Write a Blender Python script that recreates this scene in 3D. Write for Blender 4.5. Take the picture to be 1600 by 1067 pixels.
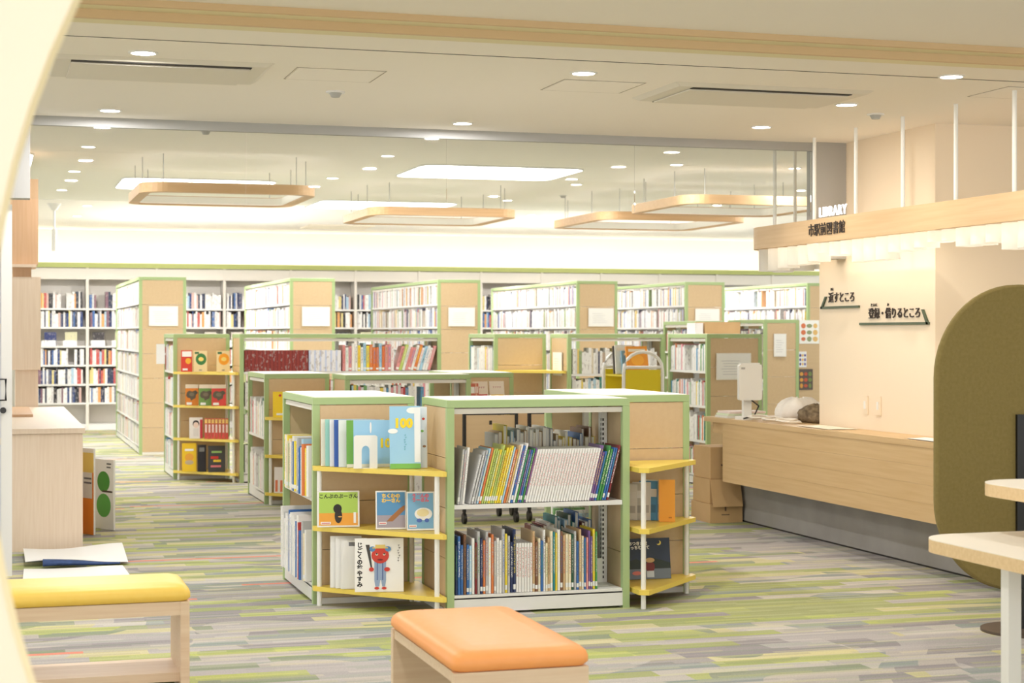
import bpy, math, random
from mathutils import Vector
for o in list(bpy.data.objects): bpy.data.objects.remove(o)
SC = bpy.context.scene
COL = SC.collection
PI = math.pi
# World axes: x runs along the shelves' cross direction, y runs into the library, z up.
# ------------------------------------------------------------------ camera, world, exposure
YAW = math.atan(815/2700)
cam = bpy.data.cameras.new('camera'); co = bpy.data.objects.new('camera', cam); COL.objects.link(co)
co.location = (0, 0, 1.4); co.rotation_euler = (PI/2, 0, -YAW)
cam.sensor_width = 36; cam.lens = 36*2700/1600; cam.shift_y = -11.5/1600
cam.clip_start = .1; cam.clip_end = 100
cam.dof.use_dof = True; cam.dof.focus_distance = 8.8; cam.dof.aperture_fstop = 5.0
SC.camera = co
w = bpy.data.worlds.new('world'); SC.world = w; w.use_nodes = True
w.node_tree.nodes['Background'].inputs[0].default_value = (.95, .98, 1, 1)
w.node_tree.nodes['Background'].inputs[1].default_value = 1.2
SC.view_settings.view_transform = 'Standard'; SC.view_settings.look = 'None'
SC.view_settings.gamma = 1; SC.view_settings.use_curve_mapping = False
SC.view_settings.exposure = .93
P_PANEL, P_COVE, P_DOWN, P_STRIP = 3.2, 4.0, 13.5, .45     # lamp strengths used by the lamp builders
P_RING_ADDED = 1.5  # strength of the uplight added on the hanging rings
WARM = (1, .93, .84); NEUT = (1, .985, .99)

# ------------------------------------------------------------------ materials
def lin(c):
    r = []
    for x in c:
        x /= 255
        r.append(x/12.92 if x <= .04045 else ((x+.055)/1.055)**2.4)
    return tuple(r)
MATS = {}
def mat(name, rgb=(200, 200, 200), rough=.5, emit=0, metal=0, ecol=None):
    if name in MATS: return MATS[name]
    m = bpy.data.materials.new(name); m.use_nodes = True
    b = m.node_tree.nodes['Principled BSDF']
    b.inputs['Base Color'].default_value = (*lin(rgb), 1)
    b.inputs['Roughness'].default_value = rough; b.inputs['Metallic'].default_value = metal
    if emit:
        b.inputs['Emission Color'].default_value = (*(ecol or lin(rgb)), 1)
        b.inputs['Emission Strength'].default_value = emit
    MATS[name] = m; return m
def flat(rgb, rough=.55): return mat('print_%d_%d_%d' % rgb, rgb, rough)
def N(m, t, **k):
    n = m.node_tree.nodes.new(t)
    for a, b in k.items(): setattr(n, a, b)
    return n
def LK(m, a, b): m.node_tree.links.new(a, b)
def wood(name, c1, c2, axis='z', scale=1, rough=.45):
    m = mat(name, c1, rough); b = m.node_tree.nodes['Principled BSDF']
    tc = N(m, 'ShaderNodeTexCoord'); mp = N(m, 'ShaderNodeMapping')
    s = {'z': (14, 14, .6), 'x': (.6, 14, 14), 'y': (14, .6, 14)}[axis]
    mp.inputs['Scale'].default_value = [x*scale for x in s]
    nz = N(m, 'ShaderNodeTexNoise'); nz.inputs['Scale'].default_value = 5; nz.inputs['Detail'].default_value = 5
    cr = N(m, 'ShaderNodeValToRGB'); cr.color_ramp.elements[0].position = .35; cr.color_ramp.elements[1].position = .65
    cr.color_ramp.elements[0].color = (*lin(c1), 1); cr.color_ramp.elements[1].color = (*lin(c2), 1)
    LK(m, tc.outputs['Object'], mp.inputs[0]); LK(m, mp.outputs[0], nz.inputs['Vector'])
    LK(m, nz.outputs[0], cr.inputs[0]); LK(m, cr.outputs[0], b.inputs['Base Color']); return m
def noisy(name, c1, c2, scale, rough=.7, bump=0):
    m = mat(name, c1, rough); b = m.node_tree.nodes['Principled BSDF']
    tc = N(m, 'ShaderNodeTexCoord'); nz = N(m, 'ShaderNodeTexNoise'); nz.inputs['Scale'].default_value = scale; nz.inputs['Detail'].default_value = 6
    cr = N(m, 'ShaderNodeValToRGB'); cr.color_ramp.elements[0].position = .3; cr.color_ramp.elements[1].position = .7
    cr.color_ramp.elements[0].color = (*lin(c1), 1); cr.color_ramp.elements[1].color = (*lin(c2), 1)
    LK(m, tc.outputs['Object'], nz.inputs['Vector']); LK(m, nz.outputs[0], cr.inputs[0]); LK(m, cr.outputs[0], b.inputs['Base Color'])
    if bump:
        bp = N(m, 'ShaderNodeBump'); bp.inputs['Strength'].default_value = bump; bp.inputs['Distance'].default_value = .01
        LK(m, nz.outputs[0], bp.inputs['Height']); LK(m, bp.outputs[0], b.inputs['Normal'])
    return m
M_green = mat('sage_steel', (168, 190, 134), .45)
M_board = wood('beige_board', (208, 180, 141), (211, 184, 145), 'x', .5, .5)
M_white = mat('white_steel', (232, 230, 226), .4)
M_top = mat('white_laminate', (240, 238, 228), .35)
M_yel = mat('yellow_shelf', (236, 208, 92), .35)
M_post = mat('white_post', (240, 238, 232), .35)
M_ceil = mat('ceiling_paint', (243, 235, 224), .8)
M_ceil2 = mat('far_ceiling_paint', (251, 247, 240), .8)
M_wall = mat('cream_wall', (240, 222, 196), .75)
M_wallw = mat('white_wall', (240, 236, 226), .75)
M_grey = mat('grey_trim', (176, 174, 170), .5)
M_wallshelf = mat('shelf_grey', (226, 220, 210), .5)
M_oak = wood('oak', (206, 172, 124), (214, 182, 136), 'y', .6, .4)
M_oakv = wood('pale_oak', (226, 204, 180), (232, 212, 190), 'z', 1.2, .45)
M_tan = wood('shade_tan_wood', (206, 166, 128), (212, 174, 138), 'z', 1, .5)  # darker tan wood; on the column it stands in for shade
M_ring = wood('ring_oak', (204, 164, 118), (212, 174, 130), 'x', .6, .5)
M_black = mat('black_steel', (28, 27, 26), .4)
M_dark = mat('dark_gap', (45, 40, 36), .7)
M_paper = mat('paper_white', (244, 243, 240), .6)
M_card = noisy('cardboard', (196, 160, 112), (204, 168, 120), 6, .8)
M_conc = noisy('concrete', (150, 146, 140), (166, 162, 156), 3, .8)
M_felt = noisy('olive_felt', (128, 112, 62), (136, 120, 70), 60, .95, .2)
M_glass = bpy.data.materials.new('clear_glass'); M_glass.use_nodes = True
nt = M_glass.node_tree; nt.nodes.clear()
_o = nt.nodes.new('ShaderNodeOutputMaterial'); _t = nt.nodes.new('ShaderNodeBsdfTransparent'); _g = nt.nodes.new('ShaderNodeBsdfGlossy')
_g.inputs['Roughness'].default_value = .01; _t.inputs[0].default_value = (.97, .98, .97, 1)
_f = nt.nodes.new('ShaderNodeFresnel'); _f.inputs[0].default_value = 1.45; _m = nt.nodes.new('ShaderNodeMixShader')
nt.links.new(_f.outputs[0], _m.inputs[0]); nt.links.new(_t.outputs[0], _m.inputs[1]); nt.links.new(_g.outputs[0], _m.inputs[2]); nt.links.new(_m.outputs[0], _o.inputs[0])

def carpet():
    m = mat('striped_carpet', (170, 165, 150), .95); b = m.node_tree.nodes['Principled BSDF']
    tc = N(m, 'ShaderNodeTexCoord'); sp = N(m, 'ShaderNodeSeparateXYZ'); LK(m, tc.outputs['Object'], sp.inputs[0])
    def MA(op, a, bb=None):
        n = N(m, 'ShaderNodeMath', operation=op)
        for i, x in enumerate((a, bb)):
            if x is None: continue
            if isinstance(x, (int, float)): n.inputs[i].default_value = x
            else: LK(m, x, n.inputs[i])
        return n.outputs[0]
    def layer(h, ln, seed):
        row = MA('FLOOR', MA('DIVIDE', sp.outputs[1], h))
        wn = N(m, 'ShaderNodeTexWhiteNoise', noise_dimensions='1D'); LK(m, MA('ADD', row, seed), wn.inputs['W'])
        colm = MA('FLOOR', MA('ADD', MA('DIVIDE', sp.outputs[0], ln), MA('MULTIPLY', wn.outputs[0], 7)))
        cb = N(m, 'ShaderNodeCombineXYZ'); LK(m, row, cb.inputs[0]); LK(m, colm, cb.inputs[1]); cb.inputs[2].default_value = seed
        w2 = N(m, 'ShaderNodeTexWhiteNoise', noise_dimensions='3D'); LK(m, cb.outputs[0], w2.inputs['Vector']); return w2.outputs[0]
    def ramp(fac, cols):
        cr = N(m, 'ShaderNodeValToRGB'); r = cr.color_ramp; r.interpolation = 'CONSTANT'
        for i, (p, c) in enumerate(cols):
            e = r.elements[i] if i < 2 else r.elements.new(p)
            e.position = p; e.color = (*lin(c), 1)
        LK(m, fac, cr.inputs[0]); return cr.outputs[0]
    n2 = N(m, 'ShaderNodeTexNoise'); n2.inputs['Scale'].default_value = .55; n2.inputs['Detail'].default_value = 1; LK(m, tc.outputs['Object'], n2.inputs['Vector'])
    bias = MA('MULTIPLY', MA('SUBTRACT', n2.outputs[0], .5), 1.1)
    def lay(h, ln, sd): return MA('MINIMUM', MA('MAXIMUM', MA('ADD', layer(h, ln, sd), bias), 0.0), .999)
    big = ramp(lay(.11, .8, 3.0), [(0, (178, 172, 170)), (.16, (142, 136, 138)), (.30, (184, 176, 166)), (.40, (140, 150, 146)), (.48, (196, 190, 180)), (.56, (206, 198, 142)), (.66, (134, 146, 112)), (.76, (176, 186, 88)), (.9, (158, 168, 84))])
    small = ramp(layer(.034, .42, 9.0), [(0, (166, 160, 158)), (.25, (186, 190, 126)), (.36, (146, 142, 144)), (.55, (200, 194, 184)), (.7, (138, 152, 132)), (.82, (206, 198, 156)), (.9, (176, 170, 166))])
    rare = layer(.05, 1.1, 21.0)
    mx = N(m, 'ShaderNodeMix', data_type='RGBA'); mx.inputs[0].default_value = .3
    LK(m, big, mx.inputs[6]); LK(m, small, mx.inputs[7])
    m2 = N(m, 'ShaderNodeMix', data_type='RGBA'); LK(m, MA('GREATER_THAN', rare, .985), m2.inputs[0]); LK(m, mx.outputs[2], m2.inputs[6]); m2.inputs[7].default_value = (*lin((224, 140, 118)), 1)
    nz = N(m, 'ShaderNodeTexNoise'); nz.inputs['Scale'].default_value = 160; LK(m, tc.outputs['Object'], nz.inputs['Vector'])
    m3 = N(m, 'ShaderNodeMix', data_type='RGBA', blend_type='OVERLAY'); m3.inputs[0].default_value = .35
    LK(m, m2.outputs[2], m3.inputs[6]); LK(m, nz.outputs[0], m3.inputs[7]); m4 = N(m, 'ShaderNodeMix', data_type='RGBA'); m4.inputs[0].default_value = .05; m4.inputs[7].default_value = (.86, .85, .84, 1); LK(m, m3.outputs[2], m4.inputs[6]); LK(m, m4.outputs[2], b.inputs['Base Color'])
    bp = N(m, 'ShaderNodeBump'); bp.inputs['Strength'].default_value = .3; bp.inputs['Distance'].default_value = .004
    LK(m, nz.outputs[0], bp.inputs['Height']); LK(m, bp.outputs[0], b.inputs['Normal'])
    b.inputs['Specular IOR Level'].default_value = .15
    return m

# ------------------------------------------------------------------ mesh helpers
class MB:
    def __init__(s): s.v = []; s.f = []; s.mi = []; s.m = []; s.sm = []
    def _mi(s, m):
        if m not in s.m: s.m.append(m)
        return s.m.index(m)
    def add(s, vs, fs, m, smooth=False):
        k = len(s.v); s.v += [tuple(p) for p in vs]; i = s._mi(m)
        for f in fs: s.f.append([k+a for a in f]); s.mi.append(i); s.sm.append(smooth)
        return s
    def box(s, x0, x1, y0, y1, z0, z1, m):
        return s.add([(x0, y0, z0), (x1, y0, z0), (x1, y1, z0), (x0, y1, z0), (x0, y0, z1), (x1, y0, z1), (x1, y1, z1), (x0, y1, z1)],
                     [(0, 3, 2, 1), (4, 5, 6, 7), (0, 1, 5, 4), (1, 2, 6, 5), (2, 3, 7, 6), (3, 0, 4, 7)], m)
    def loft(s, rings, m, smooth=True, cap=True):
        n = len(rings[0]); vs = [p for r in rings for p in r]; fs = []
        for a in range(len(rings)-1):
            for i in range(n): j = (i+1) % n; fs.append((a*n+i, a*n+j, (a+1)*n+j, (a+1)*n+i))
        s.add(vs, fs, m, smooth)
        if cap:
            s.add(rings[0], [tuple(range(n))[::-1]], m); s.add(rings[-1], [tuple(range(n))], m)
        return s
    def prism(s, poly, z0, z1, m, smooth=False):
        return s.loft([[(x, y, z0) for x, y in poly], [(x, y, z1) for x, y in poly]], m, smooth)
    def cyl(s, x, y, z0, z1, r, m, n=16, r2=None):
        r2 = r if r2 is None else r2
        A = [(math.cos(2*PI*i/n), math.sin(2*PI*i/n)) for i in range(n)]
        return s.loft([[(x+r*a, y+r*b, z0) for a, b in A], [(x+r2*a, y+r2*b, z1) for a, b in A]], m)
    def tube(s, pts, r, m, n=8, closed=False):
        pts = [Vector(p) for p in pts]; rings = []
        for i, p in enumerate(pts):
            a = pts[i-1] if (i > 0 or closed) else p; b = pts[(i+1) % len(pts)] if (i < len(pts)-1 or closed) else p
            t = (b-a).normalized(); up = Vector((0, 0, 1)) if abs(t.z) < .9 else Vector((1, 0, 0))
            x = t.cross(up).normalized(); y = t.cross(x)
            rings.append([tuple(p+r*(math.cos(2*PI*k/n)*x+math.sin(2*PI*k/n)*y)) for k in range(n)])
        if closed: rings.append(rings[0])
        return s.loft(rings, m, True, not closed)
    def sweep(s, path, prof, m, closed=True):
        # path: 2-D points; prof: (offset outward, z)
        n = len(path); rings = []
        for i in range(n):
            a = Vector(path[i-1] if (i or closed) else path[i]); b = Vector(path[(i+1) % n] if (i < n-1 or closed) else path[i])
            t = (b-a).normalized(); nr = Vector((t.y, -t.x))
            rings.append([(path[i][0]+nr.x*o, path[i][1]+nr.y*o, z) for o, z in prof])
        if closed: rings.append(rings[0])
        return s.loft(rings, m, False, not closed)
    def build(s, name, parent=None, loc=None, kind=None):
        me = bpy.data.meshes.new(name); me.from_pydata(s.v, [], s.f)
        for m in s.m: me.materials.append(m)
        me.polygons.foreach_set('material_index', s.mi); me.polygons.foreach_set('use_smooth', s.sm)
        me.update()
        o = bpy.data.objects.new(name, me); COL.objects.link(o)
        if parent: o.parent = parent
        if loc: o.location = loc
        if kind: o['kind'] = kind
        return o
def inst(name, mesh, parent=None, loc=(0, 0, 0), rot=(0, 0, 0), scale=(1, 1, 1)):
    o = bpy.data.objects.new(name, mesh); COL.objects.link(o); o.parent = parent
    o.location = loc; o.rotation_euler = rot; o.scale = scale; return o
def tag(o, label, cat, group=None, kind=None):
    o['label'] = label; o['category'] = cat
    if group: o['group'] = group
    if kind: o['kind'] = kind
    return o
def thing(name, label, cat, loc=(0, 0, 0), rz=0, group=None):
    o = bpy.data.objects.new(name, None); COL.objects.link(o); o.empty_display_size = .1
    o.location = loc; o.rotation_euler = (0, 0, rz); return tag(o, label, cat, group)
def struct(mb, name, label, cat='wall'):
    o = mb.build(name); o['kind'] = 'structure'; o['label'] = label; o['category'] = cat; return o
def rr(x0, x1, y0, y1, r, n=6):
    p = []
    for cx, cy, a in ((x1-r, y0+r, -PI/2), (x1-r, y1-r, 0), (x0+r, y1-r, PI/2), (x0+r, y0+r, PI)):
        for i in range(n+1): t = a+PI/2*i/n; p.append((cx+r*math.cos(t), cy+r*math.sin(t)))
    return p
def ordw(n): return '%d%s' % (n, 'th' if 10 <= n % 100 <= 20 else {1: 'st', 2: 'nd', 3: 'rd'}.get(n % 10, 'th'))
def text_data(body, size, bold=0, extrude=0, spacing=1.0, line=1.0, align='CENTER'):
    cu = bpy.data.curves.new('t', 'FONT'); cu.body = body; cu.size = size; cu.align_x = align; cu.align_y = 'CENTER'
    cu.offset = bold; cu.extrude = extrude; cu.resolution_u = 2; cu.space_character = spacing; cu.space_line = line
    ob = bpy.data.objects.new('t', cu); me = bpy.data.meshes.new_from_object(ob)
    vs = [tuple(v.co) for v in me.vertices]; fs = [tuple(p.vertices) for p in me.polygons]
    bpy.data.objects.remove(ob); bpy.data.curves.remove(cu); bpy.data.meshes.remove(me); return vs, fs
def add_text(mb, body, cx, cz, size, m, y=0, bold=0, extrude=0, sx=1, **k):
    vs, fs = text_data(body, size, bold, extrude, **k)
    mb.add([(cx+x*sx, y-z, cz+yy) for x, yy, z in vs], fs, m)

# ------------------------------------------------------------------ lamps
def area(name, loc, size, power, col, rot=(0, 0, 0), shape='DISK', sy=None, parent=None, spread=PI):
    l = bpy.data.lights.new(name, 'AREA'); l.shape = shape; l.size = size; l.energy = power; l.color = col; l.spread = spread
    if sy: l.size_y = sy
    o = bpy.data.objects.new(name, l); COL.objects.link(o); o.location = loc; o.rotation_euler = rot
    if parent: o.parent = parent
    return o
M_lens = mat('lamp_lens', (255, 248, 236), .4, 9, 0, (1, .95, .86))
def downlight(x, y, z, label, tilt=False, power=1.0):
    t = thing('downlight', label, 'ceiling lamp', (x, y, z), 0, 'round downlights')
    mb = MB(); path = [(.055*math.cos(2*PI*i/20), .055*math.sin(2*PI*i/20)) for i in range(20)]
    mb.sweep(path, [(0, .0), (.012, 0), (.012, -.004), (0, -.006)], M_white); mb.build('trim_ring', t)
    MB().cyl(0, 0, -.003, .0, .054, M_lens, 20).build('lens', t)
    area('lamp_light', (0, 0, -.012), .1, P_DOWN*power, NEUT if not tilt else WARM, parent=t)
# ------------------------------------------------------------------ the shell
CZ, FZ, NZ = 2.67, 2.94, 2.724            # ceiling heights: front hall, library, nearest strip
struct(MB().box(-7, 15, -4, 27, -.1, 0, carpet()), 'floor', 'striped carpet floor in grey, lime, green and pale yellow', 'floor')
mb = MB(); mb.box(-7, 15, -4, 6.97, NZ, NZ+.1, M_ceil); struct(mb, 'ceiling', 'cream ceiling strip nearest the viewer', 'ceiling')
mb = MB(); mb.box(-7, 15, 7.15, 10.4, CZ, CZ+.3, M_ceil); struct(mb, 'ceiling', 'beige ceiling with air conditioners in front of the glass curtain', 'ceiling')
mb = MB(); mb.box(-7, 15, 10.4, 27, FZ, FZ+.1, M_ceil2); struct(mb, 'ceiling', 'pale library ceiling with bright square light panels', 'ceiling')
M_step = mat('step_trim', (214, 184, 140), .6); M_ledge = mat('step_ledge', (228, 216, 176), .6)
mb = MB(); mb.box(-7, 15, 6.965, 6.99, CZ+.027, NZ+.06, M_step).box(-7, 15, 6.99, 7.105, CZ+.029, NZ+.06, M_ledge)
struct(mb, 'trim_1', 'upper tan step trim running across the ceiling', 'trim')
mb = MB(); mb.box(-7, 15, 7.09, 7.12, CZ-.006, CZ+.06, M_step).box(-7, 15, 7.12, 7.22, CZ-.005, CZ+.06, M_ledge)
struct(mb, 'trim_2', 'lower tan step trim running across the ceiling', 'trim')
struct(MB().box(-7, 15, 7.58, 7.588, CZ-.0015, CZ, M_dark), 'trim_3', 'thin dark ceiling joint line', 'trim')
struct(MB().box(-7, 15, 26.3, 26.45, 0, FZ+.05, M_wallw), 'wall_back', 'white back wall above the wall shelves', 'wall')
# cove: ledge with a green lip and a lamp strip behind it
mb = MB(); mb.box(-3, 14.4, 25.92, 26.3, 2.37, 2.40, M_wallw)
struct(mb, 'trim_4', 'ledge of the light cove along the back wall', 'trim')
struct(MB().box(-3, 14.4, 25.89, 25.92, 2.37, 2.44, mat('cove_green', (176, 184, 110), .5)), 'trim_5', 'thin olive green lip of the light cove', 'trim')
cv = thing('cove_lamp', 'long bright lamp strip hidden in the cove along the back wall', 'lamp', (0, 0, 0))
MB().box(-3, 14.4, 26.02, 26.10, 2.401, 2.425, mat('cove_strip', (255, 244, 222), .5, P_COVE, 0, (1, .90, .72))).build('lamp_strip', cv)
# pillar wall behind the counter
struct(MB().box(5.45, 9.5, 9.23, 10.75, 0, CZ, M_wall), 'wall_right', 'cream wall block behind the service counter', 'wall')
struct(MB().box(5.23, 5.449, 10.36, 10.5, 1.9, CZ, M_grey), 'trim_6', 'grey jamb where the glass curtain meets the cream wall', 'trim')
struct(MB().box(-.6, .22, 10.36, 10.5, 2.185, CZ, M_grey), 'trim_7', 'grey hanging bulkhead left of the glass curtain', 'trim')
# hanging glass smoke curtain
gc = thing('glass_smoke_curtain', 'frameless glass smoke curtain hanging from grey ceiling rail', 'glass curtain', (0, 0, 0))
MB().box(.22, 5.229, 10.4, 10.44, CZ-.055, CZ, M_grey).build('rail', gc)
for i in range(4):
    a = .225+i*1.25; MB().box(a, a+1.244, 10.416, 10.424, 2.185, CZ-.055, M_glass).build('glass_pane', gc)
# ceiling air conditioners, hatches, sensors
def aircon(x0, x1, y0, y1, label):
    t = thing('ceiling_air_conditioner', label, 'air conditioner', ((x0+x1)/2, (y0+y1)/2, CZ))
    w, d = (x1-x0)/2, (y1-y0)/2; wm = mat('aircon_white', (222, 214, 200), .5)
    MB().loft([[(x, y, 0) for x, y in rr(-w, w, -d, d, .01, 1)], [(x, y, -.018) for x, y in rr(-w+.03, w-.03, -d+.03, d-.03, .01, 1)]][::-1], wm, False).build('frame', t)
    MB().box(-w*.8, w*.8, -d*.70, d*.86, -.026, -.02, wm).build('front_panel', t)
    MB().box(-w*.8, w*.8, -d*.86, -d*.74, -.022, -.0185, M_dark).build('air_slot', t)
    MB().box(-w*.8, w*.8, d*.88, d*.9, -.022, -.0185, M_dark).build('air_slot', t)
aircon(.25, 1.28, 8.08, 8.72, 'long ceiling air conditioner at upper left with dark slot')
aircon(3.3, 4.42, 8.08, 8.72, 'long ceiling air conditioner near the cream wall with dark slot')
for x0, x1, lab in ((1.40, 1.83, 'flush ceiling hatch beside the upper left air conditioner'), (2.74, 3.17, 'flush ceiling hatch beside the air conditioner near the counter'), (5.0, 5.43, 'flush ceiling hatch near the cream wall at upper right')):
    y0, y1 = (8.17, 8.55) if x0 < 4.9 else (7.75, 8.13)
    t = thing('ceiling_hatch', lab, 'hatch', ((x0+x1)/2, (y0+y1)/2, CZ), 0, 'ceiling hatches'); a = (x1-x0)/2; b = (y1-y0)/2
    MB().box(-a+.006, a-.006, -b+.006, b-.006, -.003, 0, M_ceil).build('lid', t)
    MB().sweep([(-a, -b), (a, -b), (a, b), (-a, b)], [(0, 0), (.006, 0), (.006, -.002), (0, -.002)], mat('hatch_rim', (170, 158, 140), .6)).build('rim', t)
for x, y, z, lab in ((1.73, 8.93, CZ, 'small round ceiling sensor right of the left air conditioner'), (4.89, 8.94, CZ, 'small round ceiling sensor near the canopy rods'), (1.56, 13.19, FZ, 'small round ceiling sensor behind the glass curtain on the left'), (6.08, 18.18, FZ, 'round smoke detector on the library ceiling beside the largest light panel')):
    t = thing('ceiling_sensor', lab, 'sensor', (x, y, z), 0, 'ceiling sensors')
    MB().cyl(0, 0, -.008, 0, .05, M_white, 18).build('base', t); MB().cyl(0, 0, -.03, -.008, .022, M_grey, 14, .034).build('cap', t)
# downlights
for x, y, lab, tl in ((.66, 7.94, 'front left downlight beside the long air conditioner', 0), (2.76, 7.94, 'front middle downlight above the hatch near the counter', 0),
        (.65, 10.04, 'downlight left, just in front of the glass curtain', 0), (2.72, 10.04, 'downlight middle, just in front of the glass curtain', 0),
        (4.53, 7.52, 'rightmost downlight, near the canopy', 1), (4.53, 8.61, 'downlight between the air conditioner and the canopy', 1), (4.52, 9.69, 'downlight over the canopy end near the glass', 1)):
    downlight(x, y, CZ, lab, tl, .28 if tl else .8)
for x, y, lab in ((.66, 5.6, 'downlight overhead between the yellow and orange benches'), (2.76, 5.6, 'downlight overhead left of the cream tables'), (4.6, 5.0, 'downlight overhead above the cream tables'), (.66, 3.3, 'downlight overhead beyond the arch panel'),
        (2.76, 3.0, 'downlight overhead well in front of the cream tables'), (-1.6, 5.6, 'downlight overhead left of the yellow bench'), (-1.6, 7.94, 'downlight overhead left of the glass door'), (.66, 1.0, 'added unseen downlight before the arch panel opening'), (-1.3, 1.0, 'added unseen downlight brightening the face of the arch panel'), (2.76, .8, 'added unseen downlight at the right of the viewer')):  # last three are unseen, added to brighten the arch and foreground
    downlight(x, y, NZ if y < 6.9 else CZ, lab, 0, .5 if y < 2 else .42)
rows = {14.58: (.77, 3.28, 5.96, 7.14), 16.82: (.76, 3.23, 5.77, 8.31), 19.03: (.73, 3.2, 5.69, 8.3), 21.3: (1.11, 2.96, 6.69, 9.2), 23.2: (1.08, 2.92, 6.6, 9.2)}
for k, (y, xs) in enumerate(rows.items()):
    for i, x in enumerate(xs):
        downlight(x, y, FZ, 'library ceiling downlight, %s row behind the glass, %s from left' % (ordw(k+1), ordw(i+1)), False, (.55, .5, .5, 1.5, 3.2)[k])
# bright ceiling light panels
M_panel = mat('light_panel', (255, 252, 244), .5, P_PANEL, 0, (1, 1, 1))
for x0, x1, y0, y1, lab in ((3.75, 5.31, 15.17, 16.4, 'largest bright rounded light panel, centre of the library ceiling'), (1.25, 2.76, 17.26, 18.58, 'bright rounded light panel above the left hanging oak ring'),
        (3.64, 5.26, 19.55, 20.8, 'bright rounded light panel above the middle hanging oak ring'), (8.75, 10.3, 17.35, 18.5, 'bright rounded light panel at the right beside the wall end'), (-1.2, .35, 15.17, 16.4, 'bright light panel beyond the left edge of the library')):
    t = thing('ceiling_light_panel', lab, 'ceiling lamp', ((x0+x1)/2, (y0+y1)/2, FZ), 0, 'square ceiling light panels'); a, b = (x1-x0)/2, (y1-y0)/2
    MB().prism(rr(-a, a, -b, b, .16), -.012, 0, M_panel).build('diffuser', t)
    MB().sweep(rr(-a, a, -b, b, .16), [(0, 0), (.012, 0), (.012, -.014), (0, -.014)], M_white).build('rim', t)
t = thing('ceiling_grille', 'pale return air grille in the ceiling near the back wall', 'grille', (4.75, 24.4, FZ))
MB().box(-.46, .46, -.42, .42, -.015, 0, mat('grille', (250, 240, 220), .6)).build('panel', t)
# hanging oak rings
for x0, x1, y0, y1, lab in ((1.22, 2.74, 14.9, 16.5, 'left hanging oak ring with added uplight over the low bookcases'), (3.68, 5.25, 17.1, 18.75, 'middle hanging oak ring with added uplight under the centre light panels'),
        (6.15, 7.85, 17.1, 18.9, 'hanging oak ring with added uplight in front of the right tall shelves'), (6.15, 7.75, 14.8, 16.4, 'right hanging oak ring with added uplight partly behind the canopy rods')):
    t = thing('hanging_ring', lab, 'pendant lamp', ((x0+x1)/2, (y0+y1)/2, FZ), 0, 'hanging oak rings'); a, b = (x1-x0)/2, (y1-y0)/2
    zb = 2.61-FZ
    MB().sweep(rr(-a, a, -b, b, .22, 8), [(0, zb), (0, zb+.085), (-.09, zb+.085), (-.09, zb)], M_ring).build('ring', t)
    MB().sweep(rr(-a, a, -b, b, .22, 8), [(-.091, zb+.01), (-.091, zb+.08), (-.096, zb+.08), (-.096, zb+.01)], mat('ring_liner', (250, 246, 238), .5)).build('liner', t)
    MB().sweep(rr(-a, a, -b, b, .22, 8), [(-.03, zb+.0852), (-.03, zb+.087), (-.06, zb+.087), (-.06, zb+.0852)], mat('ring_added_uplight', (255, 250, 244), .5, P_RING_ADDED, 0, (1, .97, .93))).build('lamp_strip', t)  # glowing strip added on the ring's hidden top to brighten the ceiling
    for sx in (-.75, .75):
        for sy in (-1, 1): MB().tube([(a*sx, (b-.045)*sy, zb+.085), (a*sx, (b-.045)*sy, 0)], .004, M_grey, 6).build('wire', t)
    for sx in (-1, 1):
        for sy in (-.5, .5): MB().tube([((a-.045)*sx, b*sy, zb+.085), ((a-.045)*sx, b*sy, 0)], .004, M_grey, 6).build('wire', t)
t = thing('hanging_camera_pole', 'white ceiling pole with slim cylinder hanging at far left', 'pole', (.72, 21.07, FZ))
MB().cyl(0, 0, -.08, 0, .03, M_white, 14, .08).build('canopy', t); MB().cyl(0, 0, -.3, -.08, .012, M_white, 10).build('rod', t); MB().cyl(0, 0, -.56, -.3, .028, M_white, 12).build('cylinder', t)

# ------------------------------------------------------------------ left side: door, cabinet, wood column, arch
t = thing('door_1', 'white framed glass door with lock at the left edge', 'door', (-.78, 10.41, 0)); t['kind'] = 'structure'
mb = MB()
for a, b, c, d in ((0, .06, 0, 2.15), (.84, .9, 0, 2.15)): mb.box(a, b, 0, .04, c, d, M_white)
mb.build('stile', t)
for c, d in ((0, .2), (.76, .80), (1.41, 1.46), (2.02, 2.08)): MB().box(.06, .84, .004, .036, c, d, M_wallshelf).build('rail', t)
for c, d in ((.2, .76), (.80, 1.41), (1.46, 2.02)): MB().box(.06, .84, .016, .024, c, d, mat('frosted_pane', (226, 228, 232), .25)).build('glass_pane', t)
MB().tube([(.80, 0, 1.14), (.80, -.04, 1.14), (.865, -.04, 1.14), (.865, -.04, 1.02), (.80, -.04, 1.02), (.80, 0, 1.02)], .007, mat('steel_dark', (70, 70, 72), .35, 0, .8), 8).build('handle', t)
MB().tube([(.85, 0, .96), (.85, -.02, .96)], .018, mat('steel_dark'), 12).build('lock', t)
t = thing('low_cabinet', 'long pale oak cabinet below the wooden column at left', 'cabinet', (0, 0, 0))
MB().box(.13, .575, 11.56, 15.0, 0, .755, M_oakv).build('body', t); MB().box(.12, .59, 11.545, 15.02, .757, .79, M_oakv).build('top', t)
MB().box(.12, .3, 13.2, 14.6, .791, .81, M_tan).build('raised_ledge', t)
t = thing('wooden_column', 'tall wood clad column standing behind the low cabinet', 'column', (0, 0, 0))
MB().box(.20, .385, 15.1, 15.5, 0, 1.1, M_oakv).build('lower_panel', t); MB().box(.16, .405, 15.04, 15.5, 1.1, 1.88, M_oakv).build('middle_panel', t)
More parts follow.
